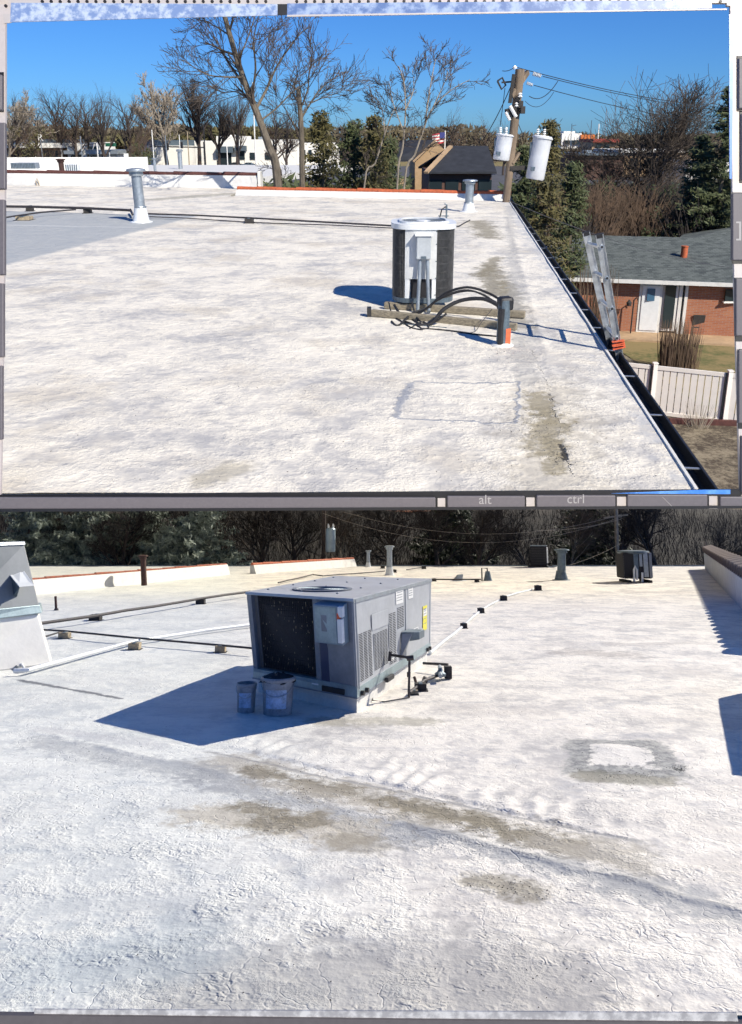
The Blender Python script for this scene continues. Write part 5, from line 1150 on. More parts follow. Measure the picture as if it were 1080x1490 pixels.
# core body set back, posts, panels
cen = (FB + LB + RB + BB) / 4
def inset(p, k): q = p + (cen - p) * k; return Vector((q.x, q.y, p.z))
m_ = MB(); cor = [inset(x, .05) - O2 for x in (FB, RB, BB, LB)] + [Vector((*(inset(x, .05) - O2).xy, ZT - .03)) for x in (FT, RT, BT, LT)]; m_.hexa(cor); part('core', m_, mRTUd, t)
m_ = MB(); ex = [p + (p - cen) * .012 for p in (FT, RT, BT, LT)]; m_.hexa([Vector((*(p - O2).xy, ZT - .035)) for p in ex] + [Vector((*(p - O2).xy, ZT)) for p in ex]); part('top_panel', m_, M('rtu_top', (.42, .44, .47), .38, .35, .12, 2, .15, .004, .4, (.3, .3, .3)), t, bev=.006)
fc_ = FT.lerp(LT, .5).lerp(BT.lerp(RT, .5), .235) - O2
ring = MB(); ring.lathe([(.40, ZT - .01), (.42, ZT + .02), (.36, ZT + .022), (.34, ZT + .005)], 40, (fc_.x, fc_.y, 0)); fr_ = part('fan_ring', ring, mRTUd, t, True)
m_ = MB(); m_.lathe([(.355, ZT + .004), (.01, ZT + .005)], 36, (fc_.x, fc_.y, 0)); part('fan_well', m_, mCoil, t)
m_ = MB()
for r_ in np.linspace(.06, .36, 9): m_.tube([(fc_.x + r_ * math.cos(a), fc_.y + r_ * math.sin(a), ZT + .018) for a in np.linspace(0, 6.283, 30)], .003, 4, False)
part('fan_grille', m_, mGalvDk, t)
for i in range(12):
    m_ = MB(); u, v = (i % 4) / 4 + .12, (i // 4) / 3 + .25; p = FT.lerp(LT, v).lerp(RT.lerp(BT, v), u) - O2; m_.lathe([(.018, ZT), (.015, ZT + .012), (.004, ZT + .016)], 8, (p.x, p.y, 0)); part('screw', m_, mRTUd, t)
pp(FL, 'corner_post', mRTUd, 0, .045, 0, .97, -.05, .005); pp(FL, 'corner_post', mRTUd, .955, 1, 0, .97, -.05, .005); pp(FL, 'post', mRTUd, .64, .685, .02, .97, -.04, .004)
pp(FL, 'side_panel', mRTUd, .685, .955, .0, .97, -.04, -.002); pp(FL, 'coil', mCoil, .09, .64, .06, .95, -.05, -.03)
pp(FL, 'sill', mRail, 0, 1, -.02, .045, -.03, .012)
pp(FL, 'access_panel', M('rtu_navy', (.04, .05, .10), .5, .1, .1, 4, 0), .69, .76, .04, .55, -.01, .004)
mb = MB(); rr = random.Random(4)
for i in range(30): u = .1 + .53 * (i + .5) / 30; FL.slab(mb, u - .0015, u + .0015, .07, .94, -.03, -.018)
for i in range(14): v = .1 + .82 * i / 13; FL.slab(mb, .1, .63, v - .002, v + .002, -.022, -.014)
part('coil_guard', mb, mCoil, t)
mb = MB()
for i in range(110): u, v = rr.uniform(.11, .62), rr.uniform(.08, .93); s_ = rr.uniform(.001, .0035); FL.slab(mb, u, u + s_, v, v + rr.uniform(.003, .03), -.016, -.0135)
o_ = part('coil_debris', mb, mTan, t, kind='stuff')
bx_ = pp(FL, 'disconnect_box', M('switch_box_blue', (.22, .29, .34), .5, .2, .1, 6, 0), .70, .95, .52, .95, .0, .11, bev=.008)
pp(FL, 'door_panel', mRail, .715, .90, .54, .93, .11, .116, bx_); pp(FL, 'nameplate', mRTUd, .77, .82, .66, .84, .116, .119, bx_)
pp(FL, 'handle', mWhiteM, .925, .965, .56, .82, .105, .15, bx_, .006); pp(FL, 'handle_tip', mOrange, .92, .945, .80, .88, .11, .14, bx_); pp(FL, 'cover', mWhiteM, .93, .97, .84, .95, .10, .14, bx_)
m_ = MB(); m_.tube([FL.p(.60, -.005, .014), FL.p(.66, -.005, .014)], .01, 6); part('badge', m_, mLab, t)
# right (sunlit) face
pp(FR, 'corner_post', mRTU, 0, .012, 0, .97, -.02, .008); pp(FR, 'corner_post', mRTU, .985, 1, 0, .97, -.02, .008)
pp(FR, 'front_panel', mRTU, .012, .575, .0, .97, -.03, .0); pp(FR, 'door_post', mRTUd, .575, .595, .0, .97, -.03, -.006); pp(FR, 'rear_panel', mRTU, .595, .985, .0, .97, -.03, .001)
pp(FR, 'top_trim', mGalv, -.005, 1.005, .95, .995, .0, .014)
m_ = MB()
for a_, b_2, c_, d_ in ((0.02, .13, .10, .62), (.15, .22, .11, .52), (.23, .30, .11, .53), (.31, .38, .12, .55)):
    pass
def louv(u0, u1, v0, v1, nu, nv):
    s_ = MB(); FR.slab(s_, u0, u1, v0, v1, .0, .003); lv = part('louvre_panel', s_, mRTU, t); q = MB()
    for j in range(nv):
        for i in range(nu):
            a0 = u0 + (u1 - u0) * (i + .12) / nu; a1 = u0 + (u1 - u0) * (i + .88) / nu; b0 = v0 + (v1 - v0) * (j + .2) / nv; b1 = v0 + (v1 - v0) * (j + .6) / nv; FR.slab(q, a0, a1, b0, b1, .003, .007)
    part('louvre_slots', q, mCoil, lv)
louv(.03, .165, .07, .60, 3, 30); louv(.185, .345, .10, .53, 5, 26); louv(.365, .455, .06, .70, 2, 30); louv(.40, .0 + .40 + .001, .1, .11, 1, 1) if False else None
louv(.475, .565, .46, .74, 3, 13)
for u0, u1, v0, v1, mt_ in ((.46, .555, .78, .95, mLab), (.63, .70, .80, .96, mLab), (.86, .93, .26, .62, mYel), (.865, .925, .47, .58, mLab), (.345, .42, .10, .15, mLab), (.70, .78, .20, .36, mLab), (.80, .86, .18, .30, mLab)):
    lb = pp(FR, 'label', mt_, u0, u1, v0, v1, .003, .007)
    for k in range(4 if v1 - v0 > .12 else 2): vv = v1 - (v1 - v0) * (k + .6) / 5; pp(FR, 'print_line', mRTUd, u0 + .008, u1 - .012, vv - .004, vv + .004, .007, .0085, lb)
pp(FR, 'window', mRTUd, .71, .77, .29, .35, .007, .010); pp(FR, 'window', mRTUd, .715, .77, .21, .27, .007, .010)
pp(FR, 'hatch', mRTU, .17, .36, .57, .76, .0, .006, bev=.003)
# exhaust hood
m_ = MB(); m_.hexa([FR.p(.52, .26, .01), FR.p(.62, .26, .01), FR.p(.66, .28, .22), FR.p(.58, .28, .22), FR.p(.52, .40, .01), FR.p(.62, .40, .01), FR.p(.66, .38, .22), FR.p(.58, .38, .22)]); part('flue_hood', m_, mGalvDk, t, bev=.006)
m_ = MB(); m_.add([FR.p(.50, .05, .005), FR.p(.545, .05, .005), FR.p(.53, .38, .16), FR.p(.515, .38, .02)], [(0, 1, 2, 3)]); part('hood_side', m_, mRTUd, t)
# base rail + curb
mb = MB()
def ringbox(z0, z1, k, mat, nm):
    m_ = MB(); c4 = [p + (p - cen) * k for p in (FB, RB, BB, LB)]; m_.hexa([Vector((*(p - O2).xy, z0)) for p in c4] + [Vector((*(p - O2).xy, z1)) for p in c4]); return part(nm, m_, mat, t)
ringbox(ZB - .075, ZB + .03, .008, mRail, 'base_rail'); ringbox(ZB - .09, ZB - .075, .015, mRTUd, 'rail_lip'); cb = ringbox(-.02, ZB - .09, -.045, mWhite, 'curb')
for u in (.03, .075, .925, .965): m_ = MB(); m_.tube([FR.p(u, -.045, .0), FR.p(u, -.045, .05)], .03, 12); part('rail_hole', m_, mBlk, t)
m_ = MB(); FR.slab(m_, .28, .36, -.10, -.04, .02, .07); part('conduit_box', m_, mBlk, t, bev=.01)
m_ = MB(); FL.slab(m_, .70, .90, -.06, -.0, .02, .035); part('lifting_slot', m_, mBlk, t)
# gas piping beside the unit
def g2z(x, y, z): return W2.g(x, y, z)
def pth(W, pts): return [W.g(*p) for p in pts]
def tubing(W, name, label, pts, r, mat, cat='pipe'):
    P = pth(W, pts); o = Vector((P[0].x, P[0].y, 0)); m_ = MB(); m_.tube([p - o for p in P], r, 10); return single(W, name, m_, mat, label, cat, loc=o, smooth=True)
fb = g2(595, 1015); Yg = fb.y; t = thing(W2, 'gas_riser', 'dark gas riser with tee standing beside the unit curb', 'gas pipe', Vector((fb.x, fb.y, 0)))
def q2(x, y, dy=0): return at2(x, y, Yg + dy) - Vector((fb.x, fb.y, 0))
m_ = MB(); m_.tube([(0, 0, 0), q2(596, 961)], .017, 10); part('riser', m_, mDkPipe, t, True); m_ = MB(); m_.tube([q2(595, 985), q2(595, 978)], .026, 10); part('coupling', m_, mDkPipe, t, True)
m_ = MB(); m_.tube([q2(599, 959), q2(590, 956), q2(569, 953, .2)], .018, 10); part('crossover', m_, mDkPipe, t, True); m_ = MB(); m_.tube([q2(567, 962, .2), q2(568, 948, .2)], .024, 10); part('tee', m_, mDkPipe, t, True); m_ = MB(); m_.tube([q2(592, 958), q2(602, 957)], .034, 10); part('elbow', m_, mDkPipe, t, True)
tubing(W2, 'flexible_conduit', 'thin bent conduit leaving the unit base and curling on the roof', [(566, 966, .25), (562, 990, .12), (543, 1004, .08), (542, 1019, .02), (560, 1021, .015), (594, 1015, .012)], .008, mDkPipe)
fb = g2(650, 985); t = thing(W2, 'gas_valve', 'gas regulator with shut-off and drip leg right of the riser', 'gas valve', Vector((fb.x, fb.y, 0))); F0 = Vector((fb.x, fb.y, 0))
m_ = MB(); m_.tube([g2(616, 965, .12) - F0, g2(652, 967, .14) - F0], .02, 10); part('pipe', m_, mDkPipe, t, True)
m_ = MB(); m_.tube([g2(596, 1008, .05) - F0, g2(618, 990, .06) - F0, g2(640, 982, .07) - F0], .022, 10); part('pipe', m_, mDkPipe, t, True)
m_ = MB(); m_.box(g2(652, 978, .10) - F0, (.11, .12, .17)); part('block', m_, mWoodDk, t, bev=.01)
m_ = MB(); m_.lathe([(.075, 0), (.085, .02), (.085, .04), (.05, .06), (.03, .10), (.025, .12)], 16, g2(641, 984, .06) - F0); part('regulator', m_, mGalvDk, t, True)
m_ = MB(); m_.tube([g2(641, 984, .10) - F0, g2(640, 970, .12) - F0], .03, 10); part('cap', m_, mGalv, t, True)
m_ = MB(); m_.tube([g2(622, 990, .04) - F0, g2(616, 987, .07) - F0], .04, 8); part('union', m_, mDkPipe, t, True); m_ = MB(); m_.tube([g2(606, 995, .06) - F0, g2(603, 985, .14) - F0], .02, 8); part('drip_leg', m_, mRust, t, True)
block(W2, 612, 1004, 16, 10, mWoodDk, 'black block under the gas pipe behind the riser'); block(W2, 603, 1010, 10, 6, mWood, 'small timber scrap beside the gas riser foot')

# buckets
def bucket(px, pyb, wpx, hpx, label, mat, stuffc):
    p = g2(px, pyb); p.z = 0; s_ = p.y / FPX; r = wpx * s_ / 2; H = hpx * s_; t = thing(W2, 'paint_bucket', label, 'bucket', p)
    m_ = MB(); m_.lathe([(r * .86, 0), (r * .9, H * .3), (r * .97, H * .88), (r * 1.04, H * .9), (r * 1.05, H * .96), (r * .98, H), (r * .9, H * .98), (r * .86, H * .8)], 26); part('body', m_, mat, t, True)
    m_ = MB(); m_.lathe([(r * .9, H * .84), (r * .3, H * .93), (.001, H * .9)], 16); part('lining', m_, stuffc, t, True)
    m_ = MB(); m_.tube([(r * 1.04 * math.cos(a), r * 1.06 * math.sin(a), H * (.88 - .35 * math.sin(-a))) for a in np.linspace(-math.pi, 0, 12)], .004, 5); part('handle', m_, mGalv, t)
    m_ = MB(); n = 10; vs = []
    for i in range(n + 1): a = -2.3 + 1.4 * i / n; vs += [(r * .935 * math.cos(a), r * .935 * math.sin(a), H * .2), (r * .975 * math.cos(a), r * .975 * math.sin(a), H * .7)]
    m_.add(vs, [(2 * i, 2 * i + 2, 2 * i + 3, 2 * i + 1) for i in range(n)]); part('label', m_, M('bucket_label', (.35, .45, .58), .5, 0, .4, 9, 0, .0, .3, (.1, .15, .3)), t)
    return t
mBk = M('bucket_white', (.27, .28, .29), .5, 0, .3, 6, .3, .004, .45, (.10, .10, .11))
bucket(358, 1036, 27, 38, 'smaller dirty white bucket in the shade, left of the two', mBk, mBrownB); bucket(404, 1038, 45, 48, 'larger paint bucket with dark rag, in the shade of the unit', mBk, mWoodDk)
m_ = MB(); p = g2(404, 1038); s_ = p.y / FPX; rr = random.Random(2); vs = []
for j in range(4):
    for i in range(16): an = i / 16 * 6.283; r_ = (.05 + .055 * j) * (1 + .15 * math.sin(i * 2.3 + j)); vs.append((r_ * math.cos(an), r_ * math.sin(an) * .9, 46 * s_ * 1.0 + .05 - .02 * j + .02 * math.sin(i * 1.7 + j) - (.03 if j == 3 else 0)))
m_.add(vs, [(j * 16 + i, j * 16 + (i + 1) % 16, (j + 1) * 16 + (i + 1) % 16, (j + 1) * 16 + i) for j in range(3) for i in range(16)] + [tuple(range(16))]); single(W2, 'rag', m_, mBlk, 'dark dried rag lying over the larger bucket', 'rag', loc=Vector((p.x, p.y, .0)), smooth=True)

# left unit with hood
cr0 = g2(75, 966); Yh = cr0.y; oh = Vector((cr0.x, cr0.y, 0)); t = thing(W2, 'hooded_unit', 'grey hooded ventilation unit on a tall white curb at the left edge', 'ventilation unit', oh)
def AH(x, y, Y): return at2(x, y, Y) - oh
def hx2(pts_front, depth, mat, nm, bev=.01):   # front quad in pixels: bl, br, tr, tl at distance Yh, extruded away
    c = [AH(x, y, Yh + dy) for (x, y, dy) in pts_front]; dv = Vector((-.15, depth, 0)); m_ = MB(); m_.hexa([c[0], c[1], c[1] + dv, c[0] + dv, c[3], c[2], c[2] + dv, c[3] + dv]); return part(nm, m_, mat, t, bev=bev)
hx2([(-60, 985, -1.2), (75, 966, 0), (55, 893, 0), (-60, 905, -1.2)], .4, mCream, 'curb', .02)
hx2([(-60, 908, -1.25), (61, 892, 0), (58, 880, 0), (-60, 892, -1.25)], .42, mRail, 'base_rail')
mHood = M('hood_grey', (.22, .235, .24), .5, .2, .08, 3, .1, .003)
hx2([(-60, 892, -1.2), (57, 882, 0), (35, 792, 0), (-60, 795, -1.2)], .35, mHood, 'cabinet')
hx2([(-60, 797, -1.22), (37, 793, 0), (35.5, 788, 0), (-60, 791, -1.22)], .37, mGalv, 'top_cap')
m_ = MB(); m_.hexa([AH(-40, 880, -.9), AH(22, 883, -.1), AH(22, 881, -.02), AH(-40, 880, -.8), AH(3, 828, -.75), AH(30, 824, -.08), AH(29, 824, 0), AH(3, 826, 0)]) if False else None
hd = MB(); a_ = [AH(6, 826, Yh - .15), AH(30, 823, Yh - .0), AH(50, 851, Yh - .35), AH(28, 853, Yh - .62)]; hd.hexa([p - Vector((0, 0, .015)) for p in a_] + a_); part('hood_top', hd, M('hood_top_paint', (.66, .68, .67), .5, .1, .05, 3, 0), t, bev=.003)
hs = MB(); b_ = [AH(6, 828, Yh - .16), AH(28, 854, Yh - .6), AH(20, 882, Yh - .08), AH(6, 884, Yh - .12)]; hs.hexa([p + Vector((0, .03, 0)) for p in b_] + b_); part('hood_side', hs, mGalvDk, t)
m_ = MB(); m_.tube([AH(30, 800, Yh - .02), AH(50, 878, Yh - .02)], .012, 6); part('seam', m_, mGalvDk, t)
tubing(W2, 'white_conduit', 'white conduit running down the curb of the hooded unit', [(6, 880, .75), (12, 884, .72), (18, 920, .42), (26, 958, .10), (36, 974, .02), (48, 972, .02)], .022, mWhiteM)

# pipes on the left
def pr(W, pts, z, wpx, mat, lab, name='roof_pipe'):
    P = [W.g(x, y, z) for x, y in pts]; Q = []
    for a, b in zip(P, P[1:]):
        k = max(1, int((b - a).length / 1.2)); Q += [a.lerp(b, i / k) + Vector((0, 0, .01 * math.sin(i * 1.9))) for i in range(k)]
    Q.append(P[-1]); o = P[0].copy(); r = wpx * P[len(P) // 2].y / FPX / 2; m_ = MB(); m_.tube([q - o for q in Q], r, 10); return single(W, name, m_, mat, lab, 'pipe', loc=o, smooth=True)
pr(W2, [(-20, 917), (60, 907), (139, 896), (292, 871), (364, 861)], .17, 4.2, mDkPipe, 'thick dark pipe on blocks running from the hooded unit to the big unit')
pr(W2, [(-20, 912), (93, 918), (195, 928), (322, 939), (376, 944)], .12, 2.8, mDkPipe, 'thinner dark pipe on tan blocks, crossing the white pipe')
pr(W2, [(60, 928), (93, 918)], .10, 2.2, mDkPipe, 'short branch pipe joining at the first tan block')
pr(W2, [(20, 976), (40, 975), (110, 956), (196, 933), (300, 917), (372, 908)], .08, 5, mWhiteM, 'white pipe running from the hooded unit under the dark pipe')
pr(W2, [(-10, 935), (12, 957), (30, 976), (40, 975)], .04, 3, mGalvDk, 'grey conduit curling round the foot of the hooded unit')
block(W2, 139, 903, 15, 9, mWoodDk, 'black block under the thick pipe, nearer the hooded unit'); block(W2, 292, 879, 12, 7, mWoodDk, 'black block under the thick pipe, nearer the big unit')
block(W2, 94, 929, 14, 9, mTan, 'tan block under the thin pipe, nearest the hooded unit'); block(W2, 196, 945, 15, 10, mTan, 'tan block under the white pipe'); block(W2, 321, 949, 14, 10, mTan, 'tan block under the thin pipe, nearest the big unit')
# pipes on the right
pr(W2, [(626, 950), (675, 910), (700, 888), (733, 869), (783, 855)], .03, 3.2, mWhiteM, 'white painted pipe with four black blocks running towards the dark vent')
for x, y, l in ((675, 914, 'black block on the white pipe, nearest the big unit'), (700, 892, 'black block on the white pipe, second from the big unit'), (733, 874, 'black block on the white pipe, third from the big unit'), (783, 859, 'black block at the far end of the white pipe')): block(W2, x, y, 9, 7.5, mWoodDk, l)
pr(W2, [(628, 843), (700, 843)], .12, 2, mDkPipe, 'dark pipe running right from the top corner of the big unit'); pr(W2, [(405, 848), (455, 836), (470, 838), (560, 831)], .08, 1.7, mDkPipe, 'thin dark line behind the top of the big unit')
pr(W2, [(592, 829), (618, 825)], .08, 1.4, mDkPipe, 'short dark pipe by the far roof edge')
for x, y, l in ((632, 846, 'black block at the top corner of the big unit'), (694, 847, 'black block left of the gooseneck'), (574, 833, 'black block right of the galvanized vent'), (617, 828, 'black block near the far roof edge'), (557, 827, 'small block left of the galvanized vent')): block(W2, x, y, 6, 4.5, mWoodDk, l)
vent(W2, 567, 837, 796, 8, mGalv, 'vent_pipe', 'slim galvanized vent behind the big rooftop unit'); vent(W2, 536, 825, 802, 5, mGalv, 'vent_pipe', 'small vent by the far roof edge left of the galvanized one')
vent(W2, 817, 844, 801, 12, mGalvDk, 'vent_pipe', 'dark blue-grey vent with mushroom cap between the two condensers', lean=.06); vent(W2, 210, 852, 810, 8, mRust, 'vent_pipe', 'brown vent pipe before the long left parapet', cone=False, lean=-.10)
for x, yb, yt, lab in ((82, 888, 869, 'short dark pipe stub right of the hooded unit'), (99, 859, 846, 'small dark stub before the left parapet')):
    p = g2(x, yb); p.z = 0; s_ = p.y / FPX; t = thing(W2, 'pipe_stub', lab, 'pipe', p); m_ = MB(); H = (yb - yt) * s_; m_.tube([(0, 0, 0), (-.05, 0, H)], .035, 8); part('pipe', m_, mRust, t, True); m_ = MB(); m_.lathe([(.07, 0), (.05, .05)], 10); part('collar', m_, mDkPipe, t, True)
# gooseneck, slant hood
p = g2(706, 845); p.z = 0; t = thing(W2, 'gooseneck', 'dark square gooseneck pipe with cone flashing beyond the big unit', 'pipe', p); s_ = p.y / FPX
m_ = MB(); m_.tube([(-.13, 0, 0), (-.13, 0, 17 * s_), (.10, 0, 17 * s_), (.12, 0, 9 * s_)], .03, 8); part('pipe', m_, mDkPipe, t, True); m_ = MB(); m_.lathe([(.2, -.01), (.16, .1), (.09, 13 * s_)], 14, (.12, 0, 0)); part('flashing', m_, mGalvDk, t, True)
p = g2(667, 845); p.z = 0; t = thing(W2, 'slant_vent', 'low slanted vent hood left of the gooseneck', 'vent', p); m_ = MB(); m_.hexa([(-.24, -.16, 0), (.16, -.16, 0), (.16, .16, 0), (-.24, .16, 0), (-.02, -.16, .25), (.20, -.16, .27), (.20, .16, .27), (-.02, .16, .25)]); part('hood', m_, mGalv, t, bev=.01); m_ = MB(); m_.box((-.0, 0, .005), (.7, .5, .02)); part('flashing', m_, mWhiteM, t)
# condensers
p = g2(785, 825); p.z = 0; s_ = p.y / FPX; t = thing(W2, 'condenser_unit', 'dark square condenser near the far roof edge', 'air conditioner', p, R(-14)); H = 27 * s_; wd = 22 * s_
m_ = MB(); m_.box((0, 0, .1 + H / 2), (wd, wd, H)); part('cabinet', m_, mCoil, t, bev=.02); m_ = MB(); m_.box((0, 0, .1 + H), (wd * 1.04, wd * 1.04, .05)); part('top', m_, mGalvDk, t, bev=.01)
m_ = MB(); m_.box((wd * .53, -wd * .1, .12 + H * .5), (.06, wd * .7, H * .8)); part('service_panel', m_, mWhiteM, t)
for i in range(7): m_ = MB(); m_.box((0, -wd * .505, .2 + i * H * .13), (wd * .94, .02, .03)); part('louvre', m_, mBlk, t)
for sy in (-.4, .4): m_ = MB(); m_.beam((-wd * .7, sy * wd, .05), (wd * .8, sy * wd, .05), .12, .1); part('sleeper', m_, mWoodDk, t)
tubing(W2, 'line_set', 'thin pipe loop right of the square condenser', [(796, 823, .1), (800, 825, .05), (806, 825, .05), (810, 824, .12)], .035, mGalv)
p = g2(926, 847); p.z = 0; s_ = p.y / FPX; t = thing(W2, 'condenser_unit', 'round-topped condenser with pale service panels on the far right', 'air conditioner', p, R(0)); H = 40 * s_; wd = 40 * s_
m_ = MB(); m_.box((0, .2, .12 + H * .48), (wd, wd * .9, H * .9)); part('cabinet', m_, mCoil, t, bev=.06); m_ = MB(); m_.lathe([(wd * .52, H * .98), (wd * .56, H * 1.02), (wd * .54, H * 1.07), (wd * .3, H * 1.09), (.01, H * 1.08)], 28, (0, .2, 0)); part('top', m_, mGalvDk, t, True)
for x0, x1, z0, z1, mt_ in ((-.14, .02, .1, .94, mGalvDk), (.06, .16, .48, .9, mGalv), (.2, .36, .12, .94, mGalv), (.40, .5, .1, .95, mRTUd)): m_ = MB(); m_.box(((x0 + x1) / 2 * wd, -wd * .27 * 1.0, .08 + H * (z0 + z1) / 2), ((x1 - x0) * wd, .07, H * (z1 - z0))); part('panel', m_, mt_, t, bev=.01)
m_ = MB(); m_.tube([(-.18 * wd, -wd * .34, .05), (-.17 * wd, -wd * .36, H * .45), (-.12 * wd, -wd * .34, H * .55), (-.07 * wd, -wd * .34, H * .45), (-.08 * wd, -wd * .34, H * .1)], .045, 8); part('line_cover', m_, mWhiteM, t, True)
m_ = MB(); m_.tube([(.1 * wd, -wd * .34, .03), (.12 * wd, -wd * .34, H * .35)], .05, 8); part('line_cover', m_, mWhiteM, t, True)
for i in range(10): m_ = MB(); m_.box((-wd * .34, -wd * .255, .2 + i * H * .08), (wd * .3, .03, .03)); part('louvre', m_, mRTUd, t)
for sx in (-.36, .36): m_ = MB(); m_.beam((sx * wd, -wd * .45, .05), (sx * wd, wd * .6, .05), .14, .1); part('sleeper', m_, mWoodDk, t)

# trees behind the lower roof
V2 = [bare_meshes(200 + i, 6.5, dict(PF, up=.04, nc=(12, 7, 6, 4)), 4, .2 + .03 * i, (mBarkDk, mTwigDk)) for i in range(4)]
V2b = bare_meshes(210, 6.5, dict(PF, up=.03, nc=(12, 7, 5, 4)), 4, .13, (mBarkPale, mTwig))
labs = ['by the left print edge', 'above the hooded unit', 'above the long left parapet', 'above the brown vent', 'behind the gap between the parapets', 'left of the hanging transformer', 'right of the hanging transformer', 'above the galvanized vent', 'beyond the gooseneck', 'with the thick fork beyond the gooseneck',
        'left of the square condenser', 'behind the square condenser', 'behind the dark vent', 'between vent and right condenser', 'behind the right condenser', 'right of the far right condenser', 'above the barrel tiles', 'at the right print edge']
for i, lb in enumerate(labs):
    px = -5 + i * 64 + rng.uniform(-14, 14); Y = YE + rng.uniform(3, 9); k = V2b if i in (1, 5, 8, 13) else V2[i % 4]
    z0 = -2.2 + 6.3 * ((Y - YE - 1) / 26) ** 1.3
    tree(W2, 'bare_tree', 'dark bare tree ' + lb, Vector((at2(px, 800, Y).x, Y, z0 - .1)), k, rz=i * 2.1, scale=rng.uniform(.62, .8) if px < 960 else .46)
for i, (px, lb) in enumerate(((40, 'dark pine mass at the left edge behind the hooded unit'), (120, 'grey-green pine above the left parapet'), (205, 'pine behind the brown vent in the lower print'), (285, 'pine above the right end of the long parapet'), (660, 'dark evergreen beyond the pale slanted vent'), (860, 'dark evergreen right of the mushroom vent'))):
    Y = YE + (4 if i < 4 else 8) + (i % 3) * 1.5; me = conifer_meshes(230 + i, 6.4, 3.6, mPineGlare if i < 4 else mDkGreen, 130, .2, mBarkDk, .5); tree(W2, 'evergreen_tree', lb, Vector((at2(px, 800, Y).x, Y, -1.6)), me)
mb = MB(); rr = random.Random(31)
for i in range(12000):
    Y = YE + 2 + 22 * rr.random(); x = rr.uniform(-.55, .55) * Y; z0 = -2.2 + 6.3 * ((Y - YE - 1) / 26) ** 1.3 if Y > YE + 1 else -2
    a = Vector((x, Y, z0 + rr.random() * .6)); b = a + Vector((rr.uniform(-.7, .7), rr.uniform(-.3, .3), rr.uniform(.5, 1.9))); w_ = Vector((.018, 0, 0)); mb.add([a - w_, a + w_, b], [(0, 1, 2)])
single(W2, 'undergrowth', mb, mTwigDk, 'dark brush covering the wooded bank behind the lower roof', 'undergrowth', kind='stuff')
t = thing(W2, 'pole_transformer', 'grey transformer on a pole above the orange parapet end', 'transformer', Vector((*at2(481, 803, 50).xy, 0))); T0 = Vector((*at2(481, 803, 50).xy, 0)); s_ = 50 / FPX
m_ = MB(); z0, z1 = at2(481, 803, 50).z, at2(481, 768, 50).z; m_.lathe([(6.5 * s_, z0), (7 * s_, z0 + .1), (7 * s_, z1 - .1), (5 * s_, z1)], 16); part('tank', m_, M('tank_blue', (.30, .38, .42), .45, .3, .15, 3), t, True)
for dx in (-.15, .15): m_ = MB(); m_.lathe([(.05, z1), (.07, z1 + .1), (.03, z1 + .25)], 8, (dx, 0, 0)); part('bushing', m_, mPorc, t)
t = thing(W2, 'utility_pole', 'thin dark pole beside the grey transformer', 'utility pole', Vector((*at2(471, 803, 50.5).xy, -1.5))); m_ = MB(); m_.tube([(0, 0, 0), (0, 0, 6)], .13, 8); part('pole', m_, mBarkDk, t, True)
t = thing(W2, 'utility_pole', 'distant pole with crossarm left of the right condenser', 'utility pole', Vector((*at2(897, 803, 53).xy, -1.0))); m_ = MB(); m_.tube([(0, 0, 0), (.15, 0, 5)], .13, 8); part('pole', m_, mTwigPale, t, True); m_ = MB(); m_.beam((-.7, 0, 3.9), (.9, 0, 4.1), .1, .1); part('crossarm', m_, mTwigPale, t)
def wire2(a, b, sag, r, label):
    A_, B_ = at2(*a), at2(*b); m_ = MB(); m_.wire((0, 0, 0), B_ - A_, sag, r); single(W2, 'power_line', m_, mTwigPale, label, 'wire', loc=A_)
wire2((500, 745, 49), (905, 748, 52), 1.3, .018, 'pale sagging wire, highest in front of the dark woods'); wire2((470, 747, 49), (905, 752, 52), 1.7, .018, 'pale sagging wire, middle one before the dark woods'); wire2((780, 772, 49), (905, 755, 52), .2, .015, 'pale wire climbing to the distant crossarm pole'); wire2((830, 822, 48), (905, 790, 52), .1, .015, 'pale guy wire left of the distant pole')
for i, (px, yb, yt) in enumerate(((1029, 820, 790), (1035, 820, 795))):
    m_ = MB(); Y = 45; m_.tube([(0, 0, 0), (0, 0, (yb - yt) * Y / FPX)], .04, 6); single(W2, 'antenna_stick', m_, mTwigPale, ('taller' if i == 0 else 'shorter') + ' pale stick at the far end of the right parapet', 'stick', loc=at2(px, yb, Y))

def grit(W, n, spots, seed, label, mat):
    rr = random.Random(seed); mb = MB()
    for i in range(n):
        if rr.random() < .55: c = rr.choice(spots); px, py = rr.gauss(c[0], c[2]), rr.gauss(c[1], c[2] * .4)
        else: px, py = rr.uniform(30, 1040), (rr.uniform(330, 705) if W is W1 else rr.uniform(860, 1465))
        p = W.g(px, py)
        if W is W1 and p.x > edge1(p.y) - .1: continue
        if W is W1 and py > 708 or W is W2 and py < 1045 and px < 680: continue
        p.z = (hf1 if W is W1 else hf2)(p.x, p.y) + .002; s = rr.uniform(.002, .006); a = rr.uniform(0, 6.28); u = Vector((math.cos(a), math.sin(a), 0)); v = Vector((-u.y, u.x, 0))
        mb.add([p - u * s, p - v * s * .5, p + u * s * rr.uniform(.6, 2), p + v * s * .5, p + Vector((0, 0, s * .7))], [(0, 1, 4), (1, 2, 4), (2, 3, 4), (3, 0, 4)])
    single(W, 'roof_grit', mb, mat, label, 'debris', kind='stuff')
grit(W1, 700, ((790, 620, 26), (812, 665, 12), (716, 405, 20), (735, 505, 14), (640, 480, 40)), 51, 'small dark grit and leaf bits scattered on the upper roof', mWoodDk)
grit(W2, 900, ((430, 1145, 45), (680, 1195, 60), (740, 1290, 30), (900, 1125, 35), (580, 1025, 25), (990, 1120, 6)), 52, 'small dark grit and leaf bits scattered on the lower roof', mWoodDk)
